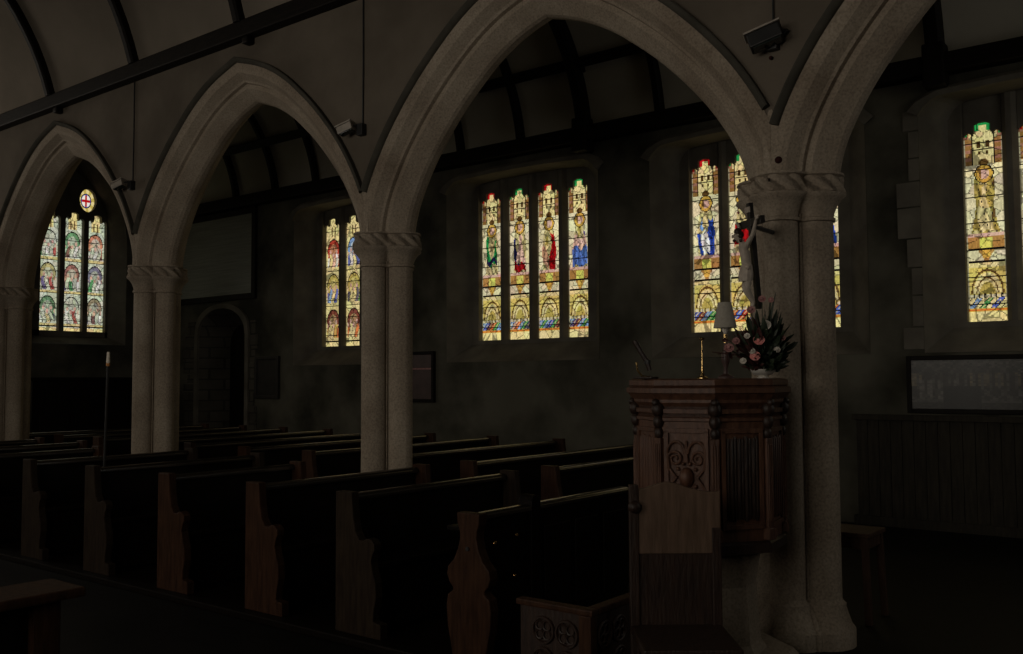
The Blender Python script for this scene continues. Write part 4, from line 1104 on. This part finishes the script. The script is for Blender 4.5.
# ------------------------------------------------------------------ clergy stall in front of the pulpit
cl, cr_ = atdepth(629, 480, 4.45), atdepth(719, 482, 4.45)
cc = (cl + cr_) / 2; wv = (cr_ - cl); wv.z = 0; hw = wv.length / 2; wd = wv.normalized(); fwd = Vector((wd.y, -wd.x, 0))
if fwd.dot(-cc) < 0: fwd = -fwd
e = empty('stall_chair', (cc.x, cc.y, 0)); tag(e, 'pale oak stall chair with a wavy crest standing before the pulpit', 'chair')
base = Vector((cc.x, cc.y, 0))
def Q(a, f, z): return base + wd * a + fwd * f + UP * z
crest = [(-hw + .0, .78)] + [(-hw + .0 + 2 * hw * i / 20, 1.078 + .036 * math.exp(-((i / 20 - .42) / .2) ** 2) - .012 * math.exp(-((i / 20 - .9) / .14) ** 2)) for i in range(21)] + [(hw - .0, .78)]
MB().prism(crest, lambda a, z: Q(a, -.012, z), lambda a, z: Q(a, .018, z)).build('back_crest', STALLWOOD, e, bevel=.005)
MB().bbox(Q(.0, 0, .53), wd * (hw - .03), fwd * .010, UP * .26).build('back_panel', CARVEDD, e)
pb = MB()
MB().bbox(Q(-hw + .02, 0, .55), wd * .022, fwd * .022, UP * .55).build('post', CARVEDD, e, bevel=.005)
MB().bbox(Q(hw - .02, 0, .45), wd * .022, fwd * .022, UP * .45).build('post', CARVEDD, e, bevel=.005)
MB().ball(tuple(Q(-hw + .02, .03, 1.0)), .030).build('finial', CARVEDD, e, smooth=True)
for s in (-1, 1): MB().bbox(Q(s * (hw - .03), .38, .2), wd * .02, fwd * .02, UP * .2).build('leg', CARVEDD, e, bevel=.005)
MB().bbox(Q(0, .21, .43), wd * hw, fwd * .22, UP * .02).build('seat', CARVEDD, e, bevel=.008)
MB().bbox(Q(0, .40, .37), wd * (hw - .03), fwd * .012, UP * .04).build('rail', CARVEDD, e)
# carved low desk to the left
K = atdepth(590, 612, 4.3); kx, ky, kz = K.x, K.y, K.z
e = empty('carved_stall_front', (kx, ky, 0)); tag(e, 'low dark oak stall front with carved tracery panels at the bottom edge', 'stall front')
MB().box(kx - .40, kx, ky, ky + .03, .0, kz - .015).build('panel', CARVEDD, e)
MB().box(kx - .03, kx, ky + .03, ky + .40, .0, kz - .015).build('panel', CARVEDD, e)
MB().box(kx - .42, kx + .02, ky - .015, ky + .045, kz - .02, kz + .01).build('cap_rail', PEWEND, e, bevel=.008)
MB().box(kx - .045, kx + .02, ky + .045, ky + .42, kz - .02, kz + .01).build('cap_rail', PEWEND, e, bevel=.008)
def tracery(o_, du, L_, z0, z1, nn):
    m_ = MB(); h = z1 - z0
    for i in range(2):
        for j in range(3):
            c = o_ + du * (L_ * (i + .5) / 2) + UP * (z0 + h * (j + .5) / 3); r = min(L_ / 4, h / 6) * .88
            m_.tube([c + nn * .006 + (du * cos(t) + UP * sin(t)) * r for t in [2 * pi * k / 20 for k in range(21)]], .008, 6)
            for q in range(4):
                a = pi / 4 + q * pi / 2; m_.tube([c + nn * .005 + (du * cos(a) + UP * sin(a)) * r * .5 + (du * cos(t) + UP * sin(t)) * r * .36 for t in [2 * pi * k / 10 for k in range(11)]], .005, 5)
    return m_
X1, Y1 = Vector((1, 0, 0)), Vector((0, 1, 0))
tracery(Vector((kx - .33, ky, 0)), X1, .27, .06, kz - .05, -Y1).build('tracery_panel', CARVEDD, e, smooth=True)
tracery(Vector((kx, ky + .05, 0)), Y1, .26, .06, kz - .05, X1).build('tracery_panel', CARVEDD, e, smooth=True)
MB().box(kx - .055, kx + .012, ky - .014, ky + .04, .02, kz - .02).build('corner_post', PEWEND, e, bevel=.005)

# ------------------------------------------------------------------ small table beside the nearest pier
tx, ty = -2.16, 6.46
e = empty('side_table', (tx, ty, 0)); tag(e, 'small plain wooden table with splayed legs half hidden by the nearest pier', 'table')
MB().box(tx - .185, tx + .185, ty - .185, ty + .185, .555, .585).build('table_top', TABLEWOOD, e, bevel=.006)
MB().box(tx - .165, tx + .165, ty - .165, ty + .165, .48, .556).build('apron', TABLEWOOD, e)
for sx in (-1, 1):
    for sy in (-1, 1):
        MB().rings([[(tx + sx * q + i_ * .02, ty + sy * q + j_ * .02, z) for i_, j_ in ((-1, -1), (1, -1), (1, 1), (-1, 1))] for q, z in ((.17, 0), (.15, .556))]).build('leg', TABLEWOOD, e)
